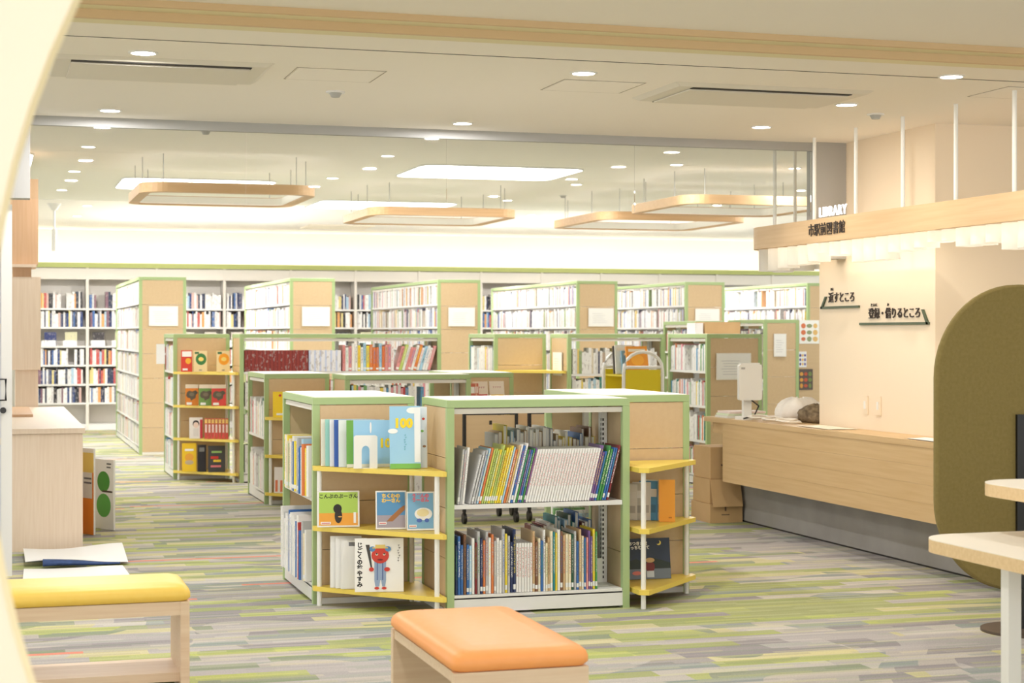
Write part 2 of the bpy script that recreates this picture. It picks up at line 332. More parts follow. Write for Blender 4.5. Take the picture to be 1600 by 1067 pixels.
MB().box(.18, .33, 15.1, 15.5, 1.88, 1.96, M_tan).build('neck', t); MB().box(.16, .37, 15.0, 15.5, 1.96, 1.985, M_oakv).build('ledge', t)  # the neck's darker tan paints the shadow under the ledge
MB().box(.16, .385, 15.08, 15.5, 1.985, 2.705, M_tan).build('upper_box', t)  # darker tan paints the upper box as lying in shade
# arch panel (a freestanding panel with a round opening, only its left half stands in view)
t = thing('arch_panel', 'cream panel with a large round opening at the left edge', 'panel', (2.5*math.sin(YAW), 2.5*math.cos(YAW), 0), -YAW)
R, CX, CH = 1.304, .537, 1.31; n = 48
arc = [(CX-R*math.sin(PI*i/n), CH-R*math.cos(PI*i/n)) for i in range(n+1)]     # bottom -> left -> top
M_arch = mat('arch_cream', (250, 238, 216), .6); fr = []; bk = []
mb = MB(); outer = []
for i in range(n+1):
    x, z = arc[i]
    outer.append((-2.2, 2.715*i/n))
for y, flip in ((0, 1), (.03, 0)):
    vs = [(x, y, z) for x, z in arc]+[(x, y, z) for x, z in outer]
    vs += [(CX, y, 0), (CX, y, 2.715)]; m_ = n+1
    fs = [(i, m_+i, m_+i+1, i+1) for i in range(n)]
    fs += [(0, 2*m_, m_), (n, 2*m_-1, 2*m_+1)]
    mb.add(vs, [f[::-1] if not flip else f for f in fs], M_arch)
mb.build('panel', t)
mb = MB(); mb.add([(x, y, z) for x, z in arc for y in (-.002, .032)], [(2*i, 2*i+1, 2*i+3, 2*i+2) for i in range(n)], mat('arch_edge', (255, 238, 196), .5), True); mb.build('edge_band', t)
# benches
M_yc = noisy('yellow_vinyl', (248, 208, 92), (250, 212, 100), 30, .42); M_oc = noisy('orange_vinyl', (250, 166, 92), (252, 170, 98), 30, .45)
M_ash = wood('ash', (222, 194, 162), (230, 206, 176), 'x', 1, .45)
def bench(label, loc, L, D, cm, long_x, stretch):
    t = thing('bench', label, 'bench', loc)
    A, B = (L, D) if long_x else (D, L)
    rings = []
    for ins, z in ((.012, .36), (0, .372), (0, .39), (.006, .405), (.02, .417), (.045, .424), (.09, .427)):
        rings.append([(x, y, z) for x, y in rr(ins, A-ins, ins, B-ins, max(.035-ins*.2, .012), 5)])
    MB().loft(rings, cm).build('cushion', t)
    th = .035
    if long_x:
        for x in (0.006, A-.006-th): MB().box(x, x+th, .006, B-.006, 0, .358, M_ash).build('leg_panel', t)
        MB().box(.006+th, A-.006-th, .01, B-.01, .305, .358, M_ash).build('apron', t)
        if stretch: MB().box(.006+th, A-.006-th, .05, B-.03, .04, .075, M_ash).build('stretcher', t)
    else:
        for y in (0.006, B-.006-th): MB().box(.006, A-.006, y, y+th, 0, .358, M_ash).build('leg_panel', t)
        MB().box(.01, A-.01, .006+th, B-.006-th, .325, .358, M_ash).build('apron', t)
        if stretch: MB().box(.05, A-.05, .006+th, B-.006-th, .04, .075, M_ash).build('stretcher', t)
    return t
bench('wooden bench with yellow vinyl cushion at lower left', (-.55, 6.81, 0), 1.3, .40, M_yc, True, True)
bench('wooden bench with orange vinyl cushion in the foreground', (1.355, 5.12, 0), .88, .45, M_oc, False, False)
t = thing('round_stool', 'pale round wooden stool top in the lower left corner', 'stool', (-.02, 4.92, 0))
rings = [[(r*math.cos(2*PI*i/32), r*math.sin(2*PI*i/32), z) for i in range(32)] for r, z in ((.19, .395), (.2, .40), (.2, .412), (.193, .42))]
MB().loft(rings, M_ash).build('seat', t)
for a in (45, 135, 225, 315):
    MB().tube([(.13*math.cos(math.radians(a)), .13*math.sin(math.radians(a)), .395), (.16*math.cos(math.radians(a)), .16*math.sin(math.radians(a)), 0)], .016, M_ash, 10).build('leg', t)
# paper sheets and folded cover on the floor
def sheet(name, label, pts, z, m, wav=.004):
    nx, ny = 10, 6; vs = []
    (ax, ay), (bx, by), (cx, cy), (dx, dy) = pts
    for j in range(ny+1):
        for i in range(nx+1):
            s, q = i/nx, j/ny
            x = (ax*(1-s)+bx*s)*(1-q)+(dx*(1-s)+cx*s)*q; y = (ay*(1-s)+by*s)*(1-q)+(dy*(1-s)+cy*s)*q
            vs.append((x, y, z+wav*(1+math.sin(5*s+3*q))))
    k = len(vs); vs += [(x, y, zz-.002) for x, y, zz in vs]; fs = []
    W = nx+1
    for j in range(ny):
        for i in range(nx):
            a = j*W+i; fs.append((a, a+1, a+W+1, a+W)); fs.append((k+a, k+a+W, k+a+W+1, k+a+1))
    mb = MB(); mb.add(vs, fs, m, True); o = mb.build(name); return tag(o, label, 'paper')
sheet('paper_sheet', 'large white paper sheet on the carpet behind the yellow bench', [(.17, 10.0), (.78, 9.98), (.76, 10.62), (.19, 10.65)], .004, M_paper)
sheet('paper_sheet', 'white sheet with a folded edge lying before the oak cabinet', [(.2, 10.78), (.8, 10.7), (.82, 11.5), (.2, 11.45)], .02, M_paper, .012)
mb = MB()
mb.loft([[(.30+.45*q, 10.69+.02*math.sin(6*q)+.05*math.cos(a)*(1-.7*q), .012+.05*(1-.75*q)*(.5+.5*math.sin(a))*.9) for a in [2*PI*i/12 for i in range(12)]] for q in [k/10 for k in range(11)]], noisy('navy_cloth', (44, 66, 110), (56, 82, 132), 30, .7))
o = mb.build('navy_cloth_cover'); tag(o, 'navy blue folded cloth at the edge of the white sheet', 'cloth')
# big picture boards behind the cabinet
def board(label, loc, rz, w, h, arts):
    t = thing('giant_picture_book', label, 'book', loc, rz)
    MB().box(0, w, 0, .014, 0, h, M_paper).build('cover', t)
    mb = MB()
    for k, a in enumerate(arts): art_item(mb, a, w, h, -.0006-.0004*k)
    mb.build('cover_art', t)
def art_item(mb, a, w, h, y):
    k = a[0]
    if k == 'rect': _, x0, z0, x1, z1, c = a; mb.add([(x0*w, y, z0*h), (x1*w, y, z0*h), (x1*w, y, z1*h), (x0*w, y, z1*h)], [(0, 1, 2, 3)], flat(c))
    elif k == 'poly': mb.add([(x*w, y, z*h) for x, z in a[1]], [tuple(range(len(a[1])))], flat(a[2]))
    elif k == 'ell':
        _, cx, cz, rx, rz, c = a
        mb.add([(cx*w+rx*w*math.cos(2*PI*i/20), y, cz*h+rz*h*math.sin(2*PI*i/20)) for i in range(20)], [tuple(range(20))], flat(c))
    elif k in ('marks', 'rowmarks'):
        _, cx, cz, n, q, c = a
        for i in range(n):
            d = (i-(n-1)/2)*q*1.35; X = cx*w+(d*h if k == 'rowmarks' else .004*math.sin(i*2)); Z = cz*h+(0 if k == 'rowmarks' else -d*h); e = q*h*.5
            mb.add([(X-e, y, Z+e*.1), (X+e, y, Z+e*.3), (X+e, y, Z+e*.7), (X-e, y, Z+e*.5)], [(0, 1, 2, 3)], flat(c))
            mb.add([(X-e*.3, y, Z-e), (X+e*.1, y, Z-e), (X+e*.3, y, Z+e), (X-e*.1, y, Z+e)], [(0, 1, 2, 3)], flat(c))
    elif k == 'text':
        _, s, cx, cz, size, c = a[:6]; kw = a[6] if len(a) > 6 else {}
        add_text(mb, s, cx*w, cz*h, size*h, flat(c), y, **kw)
board('giant white picture book with two green round shapes behind cabinet', (.70, 12.85, .002), math.radians(-60), .28, .5,
      [('ell', .55, .68, .28, .15, (74, 150, 58)), ('ell', .56, .34, .32, .17, (96, 176, 80)), ('rect', .5, .53, .95, .555, (70, 50, 44)), ('rect', .7, .93, .9, .95, (90, 90, 90)), ('rect', .7, .88, .88, .9, (90, 90, 90))])
board('giant orange and yellow book standing beside the oak cabinet', (.603, 12.5, .002), math.radians(-60), .17, .6,
      [('rect', 0, 0, 1, .72, (248, 150, 50)), ('rect', 0, .72, 1, .95, (246, 216, 120)), ('rect', .1, .42, .9, .72, (240, 238, 236)), ('rect', .3, .64, .85, .66, (110, 110, 120)), ('rect', .3, .59, .85, .61, (110, 110, 120))])
# ------------------------------------------------------------------ bookcases
BOARD_MESH = {}
def bookcase(label, loc, rz, L, D, H, nb, levels, sides=(0, 1), slots=False, group='sage framed bookcases'):
    """local x along the length (0..L), local y across (0..D); open faces at y=0 and y=D"""
    t = thing('bookcase', label, 'bookcase', loc, rz, group)
    P = .036
    tb = MB().box(0, L, 0, D, H-.036, H, M_green).build('top_board', t)
    MB().box(.012, L-.012, .012, D-.012, H, H+.004, M_top).build('top_surface', tb)
    for x in (0, L-P):
        mb = MB(); mb.box(x, x+P, 0, P, 0, H-.037, M_green).box(x, x+P, D-P, D, 0, H-.037, M_green).box(x, x+P, P, D-P, .0, .03, M_white)
        e = mb.build('end_panel', t)
        nbd = max(3, round(H/.29)); hb = (H-.067)/nbd
        key = (round(D, 3), round(hb, 3))
        if key not in BOARD_MESH:
            BOARD_MESH[key] = MB().loft([[(xx, yy, zz) for xx, yy in ((.004, P), (P-.004, P), (P-.004, D-P), (.004, D-P))] for zz in (.0015, hb-.0015)], M_board, False).build('panel_board', e).data
            bo = e.children[0]; bo.location = (x, 0, .03); first = 1
        else: first = 0
        for k in range(first, nbd): inst('panel_board', BOARD_MESH[key], e, (x, 0, .03+k*hb))
    bw = (L-2*P)/nb
    for k in range(nb+1):
        x = P+k*bw; x = min(max(x-.015, P), L-P-.03)
        u = MB().box(x, x+.03, D/2-.025, D/2+.025, 0, H-.04, M_white).build('upright', t)
        if slots and k in (0, nb):
            mb = MB(); xs = x+.03 if k == 0 else x-.0008
            for q in range(int((H-.2)/.025)): mb.box(xs, xs+.0008, D/2-.02, D/2-.012, .12+q*.025, .12+q*.025+.014, M_dark)
            xf = x+.004
            for q in range(int((H-.2)/.025)): mb.box(xf, xf+.008, D/2-.0258, D/2-.025, .12+q*.025, .12+q*.025+.014, M_dark)
            mb.build('slot_row', u)
    for s in sides:
        y0, y1 = (.006, D/2-.026) if s == 0 else (D/2+.026, D-.006)
        MB().box(P, L-P, y0, y1, 0.012, .085, M_white).build('kick_plate', t)
        yb = (.012, .04) if s == 0 else (D-.04, D-.012)
        MB().box(P, L-P, yb[0], yb[1], H-.068, H-.042, M_wallshelf).build('top_bar', t)
        for k in range(nb):
            for z in levels:
                x0 = P+k*bw+.002; x1 = x0+bw-.004
                MB().box(x0, x1, y0, y1, z-.022, z, M_white).build('shelf', t)
    return t
def side_local(loc, rz):   # helper: local -> world
    c, s = math.cos(rz), math.sin(rz)
    return lambda x, y: (loc[0]+c*x-s*y, loc[1]+s*x+c*y)
LOW, MID, TALL = 1.07, 1.40, 2.065
H90 = PI/2
TL = [.09, .37, .65, .93, 1.21, 1.49, 1.77]
# front cluster
bookcase('low bookcase at left of the front cluster, books jutting out', (2.14, 8.87, 0), H90, .97, .54, LOW, 1, [.1, .55])
FC = bookcase('low see-through bookcase in the front centre with two book rows', (2.17, 8.3, 0), 0, .965, .53, LOW, 1, [.1, .55], slots=True)
bookcase('low bookcase at right of the front cluster with yellow lit end', (3.64, 8.72, 0), H90, 1.02, .5, LOW, 1, [.1, .55])
# second cluster
bookcase('low bookcase at left of the second cluster, yellow book on display', (2.70, 14.2, 0), H90, .97, .54, LOW, 1, [.1, .55])
bookcase('low bookcase in the middle of the second cluster', (2.72, 13.62, 0), 0, 1.04, .53, LOW, 1, [.1, .55, .8])
bookcase('low bookcase at right of second cluster with red book displayed', (4.27, 14.1, 0), H90, .97, .5, LOW, 1, [.1, .55])
# chest-high row
bookcase('chest-high bookcase at far left end of the middle row', (2.23, 16.9, 0), H90, .95, .54, MID, 1, [.1, .40, .72, 1.04])
bookcase('wide chest-high bookcase holding the red book series', (2.245, 16.28, 0), 0, 1.95, .55, MID, 2, [.1, .40, .72, 1.045])
bookcase('chest-high bookcase with bare yellow display, middle row', (5.24, 16.2, 0), H90, .95, .53, MID, 1, [.1, .40, .72, 1.04])
bookcase('chest-high bookcase behind the yellow book cart', (5.265, 15.6, 0), 0, .99, .55, MID, 1, [.1, .42, .74, 1.02])
bookcase('chest-high bookcase with shaded end panel near the counter', (6.83, 14.63, 0), H90, .95, .55, MID, 1, [.1, .42, .74, 1.06])
# tall stacks
TX = (1.65, 3.41, 5.22, 7.01, 8.47, 10.18)
tall_names = ('tall bookcase farthest left, whole end panel in view', 'tall bookcase second from left', 'tall bookcase third from left, behind the leaning books', 'tall bookcase fourth from left, above the bare yellow display', 'tall bookcase fifth from left, behind the counter end', 'tall bookcase farthest right, cut by the cream wall')
for x, nm in zip(TX, tall_names): bookcase(nm, (x+.54, 20.42, 0), H90, 3.86, .54, TALL, 4, TL)
# slim cases near the counter
bookcase('slim bookcase with a small white notice near the counter', (8.62, 17.5, 0), H90, 1.0, .42, 1.56, 1, [.1, .5, .9, 1.2])
bookcase('slim bookcase mostly hidden behind the shaded bookcase', (7.94, 18.0, 0), H90, 1.0, .34, 1.545, 1, [.1, .5, .9, 1.2])
t = thing('poster_board', 'beige board with pinned posters beside the cream wall', 'board', (8.85, 18.02, 0))
MB().box(0, 1.2, 0, .04, 0, 1.56, M_board).build('panel', t)
for nm, x, z, w, h, cols in (('white recipe poster with small food pictures', .03, 1.29, .25, .27, [(244, 244, 240), (214, 120, 80), (150, 160, 120), (230, 190, 120)]), ('small purple and white flyer', .02, 1.02, .1, .18, [(240, 240, 244), (92, 84, 160), (236, 196, 120), (92, 84, 160)]), ('dark food photograph poster', .02, .76, .18, .24, [(96, 84, 78), (220, 160, 70), (196, 90, 60), (120, 140, 80)])):
    p = thing('poster', nm+' on the beige board', 'poster', (8.85+x, 18.018, z)); MB().box(0, w, -.003, 0, 0, h, flat(cols[0])).build('sheet', p)
    mb = MB(); R_ = random.Random(nm)
    for k in range(9): art_item(mb, ('ell', .2+.3*(k % 3), .2+.28*(k//3), .1+.05*R_.random(), .08+.04*R_.random(), cols[1+k % 3]), w, h, -.0036-.0002*k)
    mb.build('print', p)
# wall shelving along the back wall
for b in range(13):
    x0 = .36+b*.995
    t = thing('wall_shelf', 'grey wall shelf bay against the back wall, %s from left' % ordw(b+1), 'shelf', (x0, 25.9, 0), 0, 'wall shelf bays')
    MB().box(0, .995, .36, .39, 0, 2.37, M_wallshelf).build('back_panel', t); MB().box(-.02, .02, .02, .35, 0, 2.37, M_wallshelf).build('upright', t)
    MB().box(.02, .975, .03, .35, .0, .085, M_white).build('kick_plate', t); MB().box(.02, .975, .03, .06, 2.2, 2.36, M_wallshelf).build('header_panel', t)
    for z in (.40, .673, .953, 1.228, 1.503, 1.776): MB().box(.021, .974, .03, .35, z-.025, z, M_white).build('shelf', t)

# ------------------------------------------------------------------ corner display shelves
def corner(label, loc, poly, zs, posts, H):
    t = thing('corner_display_shelf', label, 'display shelf', loc, 0, 'yellow corner display shelves')
    for z in zs: MB().prism(poly, z-.024, z, M_yel).build('shelf', t)
    for k, (x, y) in enumerate(posts):
        MB().cyl(x, y, 0, zs[-1]-.025, .013, M_post, 12).build('post', t)
    return t
Z3 = [.10, .41, .72]
corner('yellow corner shelf with picture books, left of front bookcase', (2.155, 8.855, 0), [(-.56, 0), (-.56, -.03), (-.02, -.60), (.0, -.60), (0, 0)], Z3, [(-.53, -.035), (-.035, -.545), (-.04, -.03)], LOW)
corner('yellow corner shelf with night picture book, right of front bookcase', (3.15, 8.705, 0), [(0, -.5), (.045, -.525), (.5, -.05), (.5, 0), (0, 0)], Z3, [(.035, -.47), (.45, -.04), (.03, -.03)], LOW)
corner('yellow corner shelf of the second cluster, left side', (2.70, 14.185, 0), [(-.54, 0), (-.54, -.03), (-.03, -.57), (0, -.57), (0, 0)], Z3, [(-.5, -.04), (-.035, -.5), (-.04, -.03)], LOW)
corner('yellow corner shelf of the second cluster, right side', (3.775, 14.09, 0), [(0, -.42), (.04, -.44), (.48, -.05), (.48, 0), (0, 0)], Z3, [(.035, -.39), (.44, -.04)], LOW)
corner('yellow corner shelf with four tiers at far left', (2.235, 16.88, 0), [(-.55, 0), (-.55, -.03), (-.03, -.58), (0, -.58), (0, 0)], [.09, .405, .72, 1.04], [(-.5, -.05), (-.035, -.5), (-.04, -.03)], MID)
corner('bare yellow corner shelf before the middle row bookcase', (5.255, 16.19, 0), [(-.54, 0), (-.54, -.03), (-.03, -.57), (0, -.57), (0, 0)], [1.05], [(-.04, -.03)], MID)

# ------------------------------------------------------------------ books
COLS = {'white': (240, 238, 234), 'grey': (190, 190, 190), 'yellow': (238, 214, 60), 'orange': (222, 126, 66), 'red': (190, 66, 60), 'dark red': (128, 36, 40), 'blue': (58, 110, 178),
        'navy': (40, 54, 96), 'pale blue': (168, 206, 228), 'teal': (46, 140, 150), 'green': (70, 146, 76), 'dark green': (36, 84, 60), 'lime': (190, 206, 110), 'purple': (122, 90, 146), 'pink': (224, 150, 148),
        'brown': (128, 88, 60), 'black': (40, 38, 40), 'cream': (236, 224, 192), 'tan': (206, 174, 130)}
def book_material():
    m = mat('book_cover', (200, 200, 200), .4); b = m.node_tree.nodes['Principled BSDF']
    oi = N(m, 'ShaderNodeObjectInfo'); at = N(m, 'ShaderNodeAttribute', attribute_type='OBJECT', attribute_name='accent')
    tc = N(m, 'ShaderNodeTexCoord'); sp = N(m, 'ShaderNodeSeparateXYZ'); LK(m, tc.outputs['Object'], sp.inputs[0])
    def MA(op, a, bb=None, c=None):
        n = N(m, 'ShaderNodeMath', operation=op)
        for i, x in enumerate((a, bb, c)):
            if x is None: continue
            if isinstance(x, (int, float)): n.inputs[i].default_value = x
            else: LK(m, x, n.inputs[i])
        return n.outputs[0]
    cb = N(m, 'ShaderNodeCombineXYZ'); LK(m, MA('MULTIPLY', sp.outputs[0], 2.2), cb.inputs[0]); LK(m, MA('MULTIPLY', sp.outputs[1], 5), cb.inputs[1]); LK(m, MA('ADD', MA('MULTIPLY', sp.outputs[2], 46), MA('MULTIPLY', oi.outputs['Random'], 90)), cb.inputs[2])
    nz = N(m, 'ShaderNodeTexNoise'); nz.inputs['Scale'].default_value = 1.3; nz.inputs['Detail'].default_value = 2; LK(m, cb.outputs[0], nz.inputs['Vector'])
    band = MA('MULTIPLY', MA('GREATER_THAN', sp.outputs[2], .3), MA('LESS_THAN', sp.outputs[2], .92))
    mark = MA('MULTIPLY', MA('GREATER_THAN', nz.outputs[0], .54), MA('MULTIPLY', band, MA('LESS_THAN', MA('ABSOLUTE', MA('SUBTRACT', sp.outputs[0], .5)), .3)))
    mx = N(m, 'ShaderNodeMix', data_type='RGBA'); LK(m, mark, mx.inputs[0]); LK(m, oi.outputs['Color'], mx.inputs[6]); LK(m, at.outputs['Color'], mx.inputs[7])
    lab = MA('MULTIPLY', MA('MULTIPLY', MA('GREATER_THAN', sp.outputs[2], .05), MA('LESS_THAN', sp.outputs[2], .13)), MA('LESS_THAN', sp.outputs[1], .03))
    m2 = N(m, 'ShaderNodeMix', data_type='RGBA'); LK(m, MA('MULTIPLY', lab, MA('GREATER_THAN', oi.outputs['Random'], .35)), m2.inputs[0]); LK(m, mx.outputs[2], m2.inputs[6]); m2.inputs[7].default_value = (.85, .85, .83, 1)
    LK(m, m2.outputs[2], b.inputs['Base Color']); return m
M_book = book_material(); M_pages = mat('pages', (236, 230, 216), .7)
_b = MB().box(0, .1, .03, 1, 0, 1, M_book).box(.9, 1, .03, 1, 0, 1, M_book).add([(x, y, z) for z in (0, 1) for x, y in ((.04, .03), (.16, .004), (.5, 0), (.84, .004), (.96, .03))], [(0, 1, 6, 5), (1, 2, 7, 6), (2, 3, 8, 7), (3, 4, 9, 8), (0, 4, 3, 2, 1), (5, 6, 7, 8, 9)], M_book).box(.1, .9, .031, .97, .015, .985, M_pages).build('x')
BOOK = _b.data; BOOK.name = 'book'; bpy.data.objects.remove(_b)
NB = 0
def book(x, y, z, t, d, h, c, acc, lean, rz, label, group):
    global NB
    NB += 1
    cz = z+(t*math.sin(lean) if lean > 0 else 0)
    o = inst('picture_book', BOOK, None, (x, y, cz), (0, lean, rz), (t, d, h))
    col = lin(COLS.get(c, (200, 200, 200))); o.color = (*col, 1); o['accent'] = lin(COLS[acc])
    return tag(o, label, 'book', group)
def row(x0, y, z, rz, items, shelf, group, ax=(1, 0), back=False, skip=0):
    """items: (thickness, depth, height, colour, accent, lean, gap)"""
    s = 0
    for i, (t, d, h, c, a, ln, gap) in enumerate(items):
        s += gap
        adv = t/math.cos(ln)
        off = 0 if ln >= 0 else 0
        jx = (.5-d)*.25-.05 if ax == (0, -1) else 0
        book(x0+ax[0]*s+jx, y+ax[1]*s, z+.001, t, d, h, c, a, ln, rz, '%s book, %s from %s on %s' % (c, ordw(i+1+skip), 'right' if back else 'the left', shelf), group)
        s += adv+.0011
    return s
rg = random.Random(11)
def mk(n, cols, tr, hr, dr=(.19, .215), ln=0, gap=0):
    out = []
    for i in range(n):
        c = rg.choice(cols); a = rg.choice(['white', 'black', 'red', 'blue', 'yellow', 'green', 'grey', 'cream'])
        if a == c: a = 'grey'
        out.append((rg.uniform(*tr), rg.uniform(*dr), rg.uniform(*hr), c, a, ln, gap))
    return out
A1 = math.radians(14)
up = mk(3, ['white', 'grey'], (.010, .013), (.27, .29), ln=math.radians(6)) + mk(4, ['white', 'grey', 'lime', 'pale blue', 'teal'], (.009, .012), (.25, .285), ln=A1, gap=.001)
up[3] = up[3][:6]+(.02,)
up += [(.012, .22, .285, 'orange', 'red', A1, 0)] + mk(9, ['lime', 'yellow', 'lime', 'yellow', 'cream'], (.009, .012), (.27, .30), ln=A1) + mk(2, ['orange', 'pale blue'], (.009, .012), (.27, .29), ln=A1) + mk(4, ['grey', 'white', 'tan', 'blue'], (.009, .012), (.29, .315), ln=A1) + mk(5, ['purple', 'yellow', 'blue', 'lime', 'green'], (.008, .011), (.26, .285), ln=A1)
up += [(.0128, .21, .272, 'white', 'pink', A1, 0) for _ in range(24)]
up += mk(8, ['dark green', 'purple', 'green', 'yellow', 'blue', 'dark red', 'orange', 'teal'], (.010, .013), (.25, .30), ln=A1)
row(2.225, 8.312, .551, 0, up, 'the upper shelf of the front centre bookcase', 'books on the upper shelf of the front bookcase')
lo = mk(15, ['dark red', 'white', 'grey', 'orange', 'white', 'navy', 'blue', 'cream', 'pale blue', 'grey', 'brown'], (.011, .015), (.24, .32)) + mk(7, ['yellow', 'navy', 'grey', 'blue', 'white'], (.011, .015), (.25, .32))
lo += [(.0135, .21, .245, 'white', 'red', 0, 0) for _ in range(6)]
lo += mk(20, ['grey', 'brown', 'yellow', 'dark green', 'cream', 'pale blue', 'teal', 'cream', 'tan', 'blue', 'white', 'white'], (.010, .015), (.24, .31)) + mk(6, ['green', 'purple', 'pink', 'blue', 'yellow', 'teal'], (.010, .013), (.26, .31))
row(2.215, 8.312, .101, 0, lo, 'the lower shelf of the front centre bookcase', 'books on the lower shelf of the front bookcase')
# rows on the far side of the front centre bookcase (backs of books seen through it)
ub = mk(30, ['grey', 'white', 'cream', 'brown', 'blue', 'white', 'grey', 'pale blue', 'yellow', 'grey', 'tan'], (.013, .022), (.29, .375))
row(3.06, 8.825, .551, PI, ub, 'the upper rear row of the front centre bookcase', 'books in the rear rows of the front bookcase', ax=(-1, 0), back=True)
lb = mk(16, ['pale blue', 'white', 'blue', 'dark green', 'dark red', 'cream', 'teal', 'white'], (.013, .022), (.28, .37))
row(3.04, 8.825, .101, PI, lb, 'the lower rear row of the front centre bookcase', 'books in the rear rows of the front bookcase', ax=(-1, 0), back=True)
# left side of the front cluster: books jut out over the edge
ls = mk(25, ['white', 'white', 'grey', 'yellow', 'blue', 'cream', 'pale blue', 'orange', 'green'], (.022, .032), (.24, .30), (.25, .30))
ls[-3] = (.03, .30, .27, 'orange', 'red', 0, 0); ls[-2] = (.03, .25, .25, 'yellow', 'white', 0, 0); ls[-1] = (.03, .24, .265, 'white', 'pale blue', 0, 0)
row(1.565, 9.65, .551, -H90, ls, 'upper side shelf of front left bookcase', 'books jutting from the front left bookcase', ax=(0, -1))
ls = mk(26, ['white', 'white', 'white', 'pale blue', 'white', 'cream', 'grey', 'blue'], (.02, .03), (.25, .34), (.25, .30))
ls[-1] = (.02, .2, .27, 'white', 'grey', 0, 0); ls[-2] = (.02, .22, .25, 'cream', 'red', 0, 0); ls[-3] = (.022, .24, .31, 'grey', 'white', 0, 0); ls[-5] = (.022, .29, .3, 'red', 'white', 0, 0)
row(1.555, 9.65, .101, -H90, ls, 'lower side shelf of front left bookcase', 'books jutting from the front left bookcase', ax=(0, -1))
# leaning books on the chest-high wide bookcase
A2 = math.radians(-13); A3 = math.radians(16)
ml = mk(17, ['yellow', 'white', 'yellow', 'pink', 'white', 'orange', 'pale blue', 'white', 'lime', 'orange', 'grey'], (.024, .034), (.22, .272), (.18, .2), ln=math.radians(0))
s0 = row(3.225, 16.292, 1.047, 0, ml, 'the shelf right of the red series', 'leaning books right of the red series')
mr = mk(12, ['white', 'lime', 'orange', 'blue', 'white', 'pink', 'pale blue', 'red', 'white'], (.022, .03), (.22, .26), (.18, .2), ln=A3)
row(3.745, 16.292, 1.047, 0, mr, "the shelf's right end of wide bookcase", 'leaning books right of the red series')

# ------------------------------------------------------------------ books past the nearest ones: one mass
far = MB(); FV, FF, FC_ = [], [], []
def fbook(p, ax, dp, t, d, h, c):
    """p corner on shelf (spine side), ax direction along shelf, dp direction of depth"""
    k = len(FV); x, y, z = p
    for (a, b) in ((0, 0), (t, 0), (t, d), (0, d)):
        for zz in (0, h): FV.append((x+ax[0]*a+dp[0]*b, y+ax[1]*a+dp[1]*b, z+zz))
    fl = (ax[0]*dp[1]-ax[1]*dp[0]) > 0
    for f in ((0, 2, 3, 1), (2, 4, 5, 3), (4, 6, 7, 5), (6, 0, 1, 7), (1, 3, 5, 7)):
        FF.append([k+i for i in (f if fl else f[::-1])]); FC_.append(c)
def frow(p, ax, dp, L, tr, hr, pal, d=.17, gapp=.02, stop=None):
    s = rg.uniform(0, .01); 
    while True:
        t = rg.uniform(*tr)
        if s+t > L: break
        if rg.random() < gapp: s += rg.uniform(.03, .14); continue
        c = rg.choice(pal)
        fbook((p[0]+ax[0]*s, p[1]+ax[1]*s, p[2]), ax, dp, t-.001, d*rg.uniform(.85, 1), rg.uniform(*hr), c); s += t
W_ = [(242, 240, 236)]*6+[(224, 222, 220)]*3
PALW = W_+[(44, 52, 90), (38, 38, 44), (70, 110, 170), (196, 90, 84), (222, 160, 96), (226, 210, 140), (50, 60, 80), (130, 96, 110), (96, 100, 120), (170, 200, 220), (40, 66, 120), (216, 180, 170)]
PALT = W_*2+[(226, 214, 190), (210, 196, 180), (232, 206, 120), (150, 130, 140), (200, 120, 110), (120, 140, 190), (190, 170, 150), (226, 170, 120), (210, 214, 226), (90, 90, 110), (150, 170, 120)]
PALC = W_*2+[(236, 210, 90), (222, 130, 80), (90, 150, 190), (226, 150, 160), (120, 170, 110), (190, 70, 70), (180, 210, 226), (70, 140, 130)]
for b in range(13):
    x0 = .36+b*.995+.03
    for z in (.085, .40, .673, .953, 1.228, 1.503, 1.776):
        if z < .2: continue
        if z == 1.228:
            for q in range(3 if b != 1 else 2):
                c = rg.choice([(60, 56, 60), (224, 214, 200), (50, 60, 110), (210, 206, 170)])
                fbook((x0+.04+.3*q+rg.uniform(0, .05), 25.97, z+.001), (1, 0), (0, 1), .17, .03, .2, c)
                fbook((x0+.02+.3*q, 25.96, z+.001), (1, 0), (0, 1), .2, .008, .08, (244, 244, 244))
            continue
        frow((x0, 25.96, z+.001), (1, 0), (0, 1), .925 if z > .5 else .92, (.018, .042), (.19, .245), PALW)
for x in TX:
    for bay in range(4):
        y0 = 20.42+.04+bay*.945
        for z in TL: frow((x+.012, y0+.93, z+.001), (0, -1), (1, 0), .91, (.016, .034), (.185, .245) if z < 1.7 else (.2, .25), PALT if x > 1.7 or z > 1.5 else PALT, .19, .012)
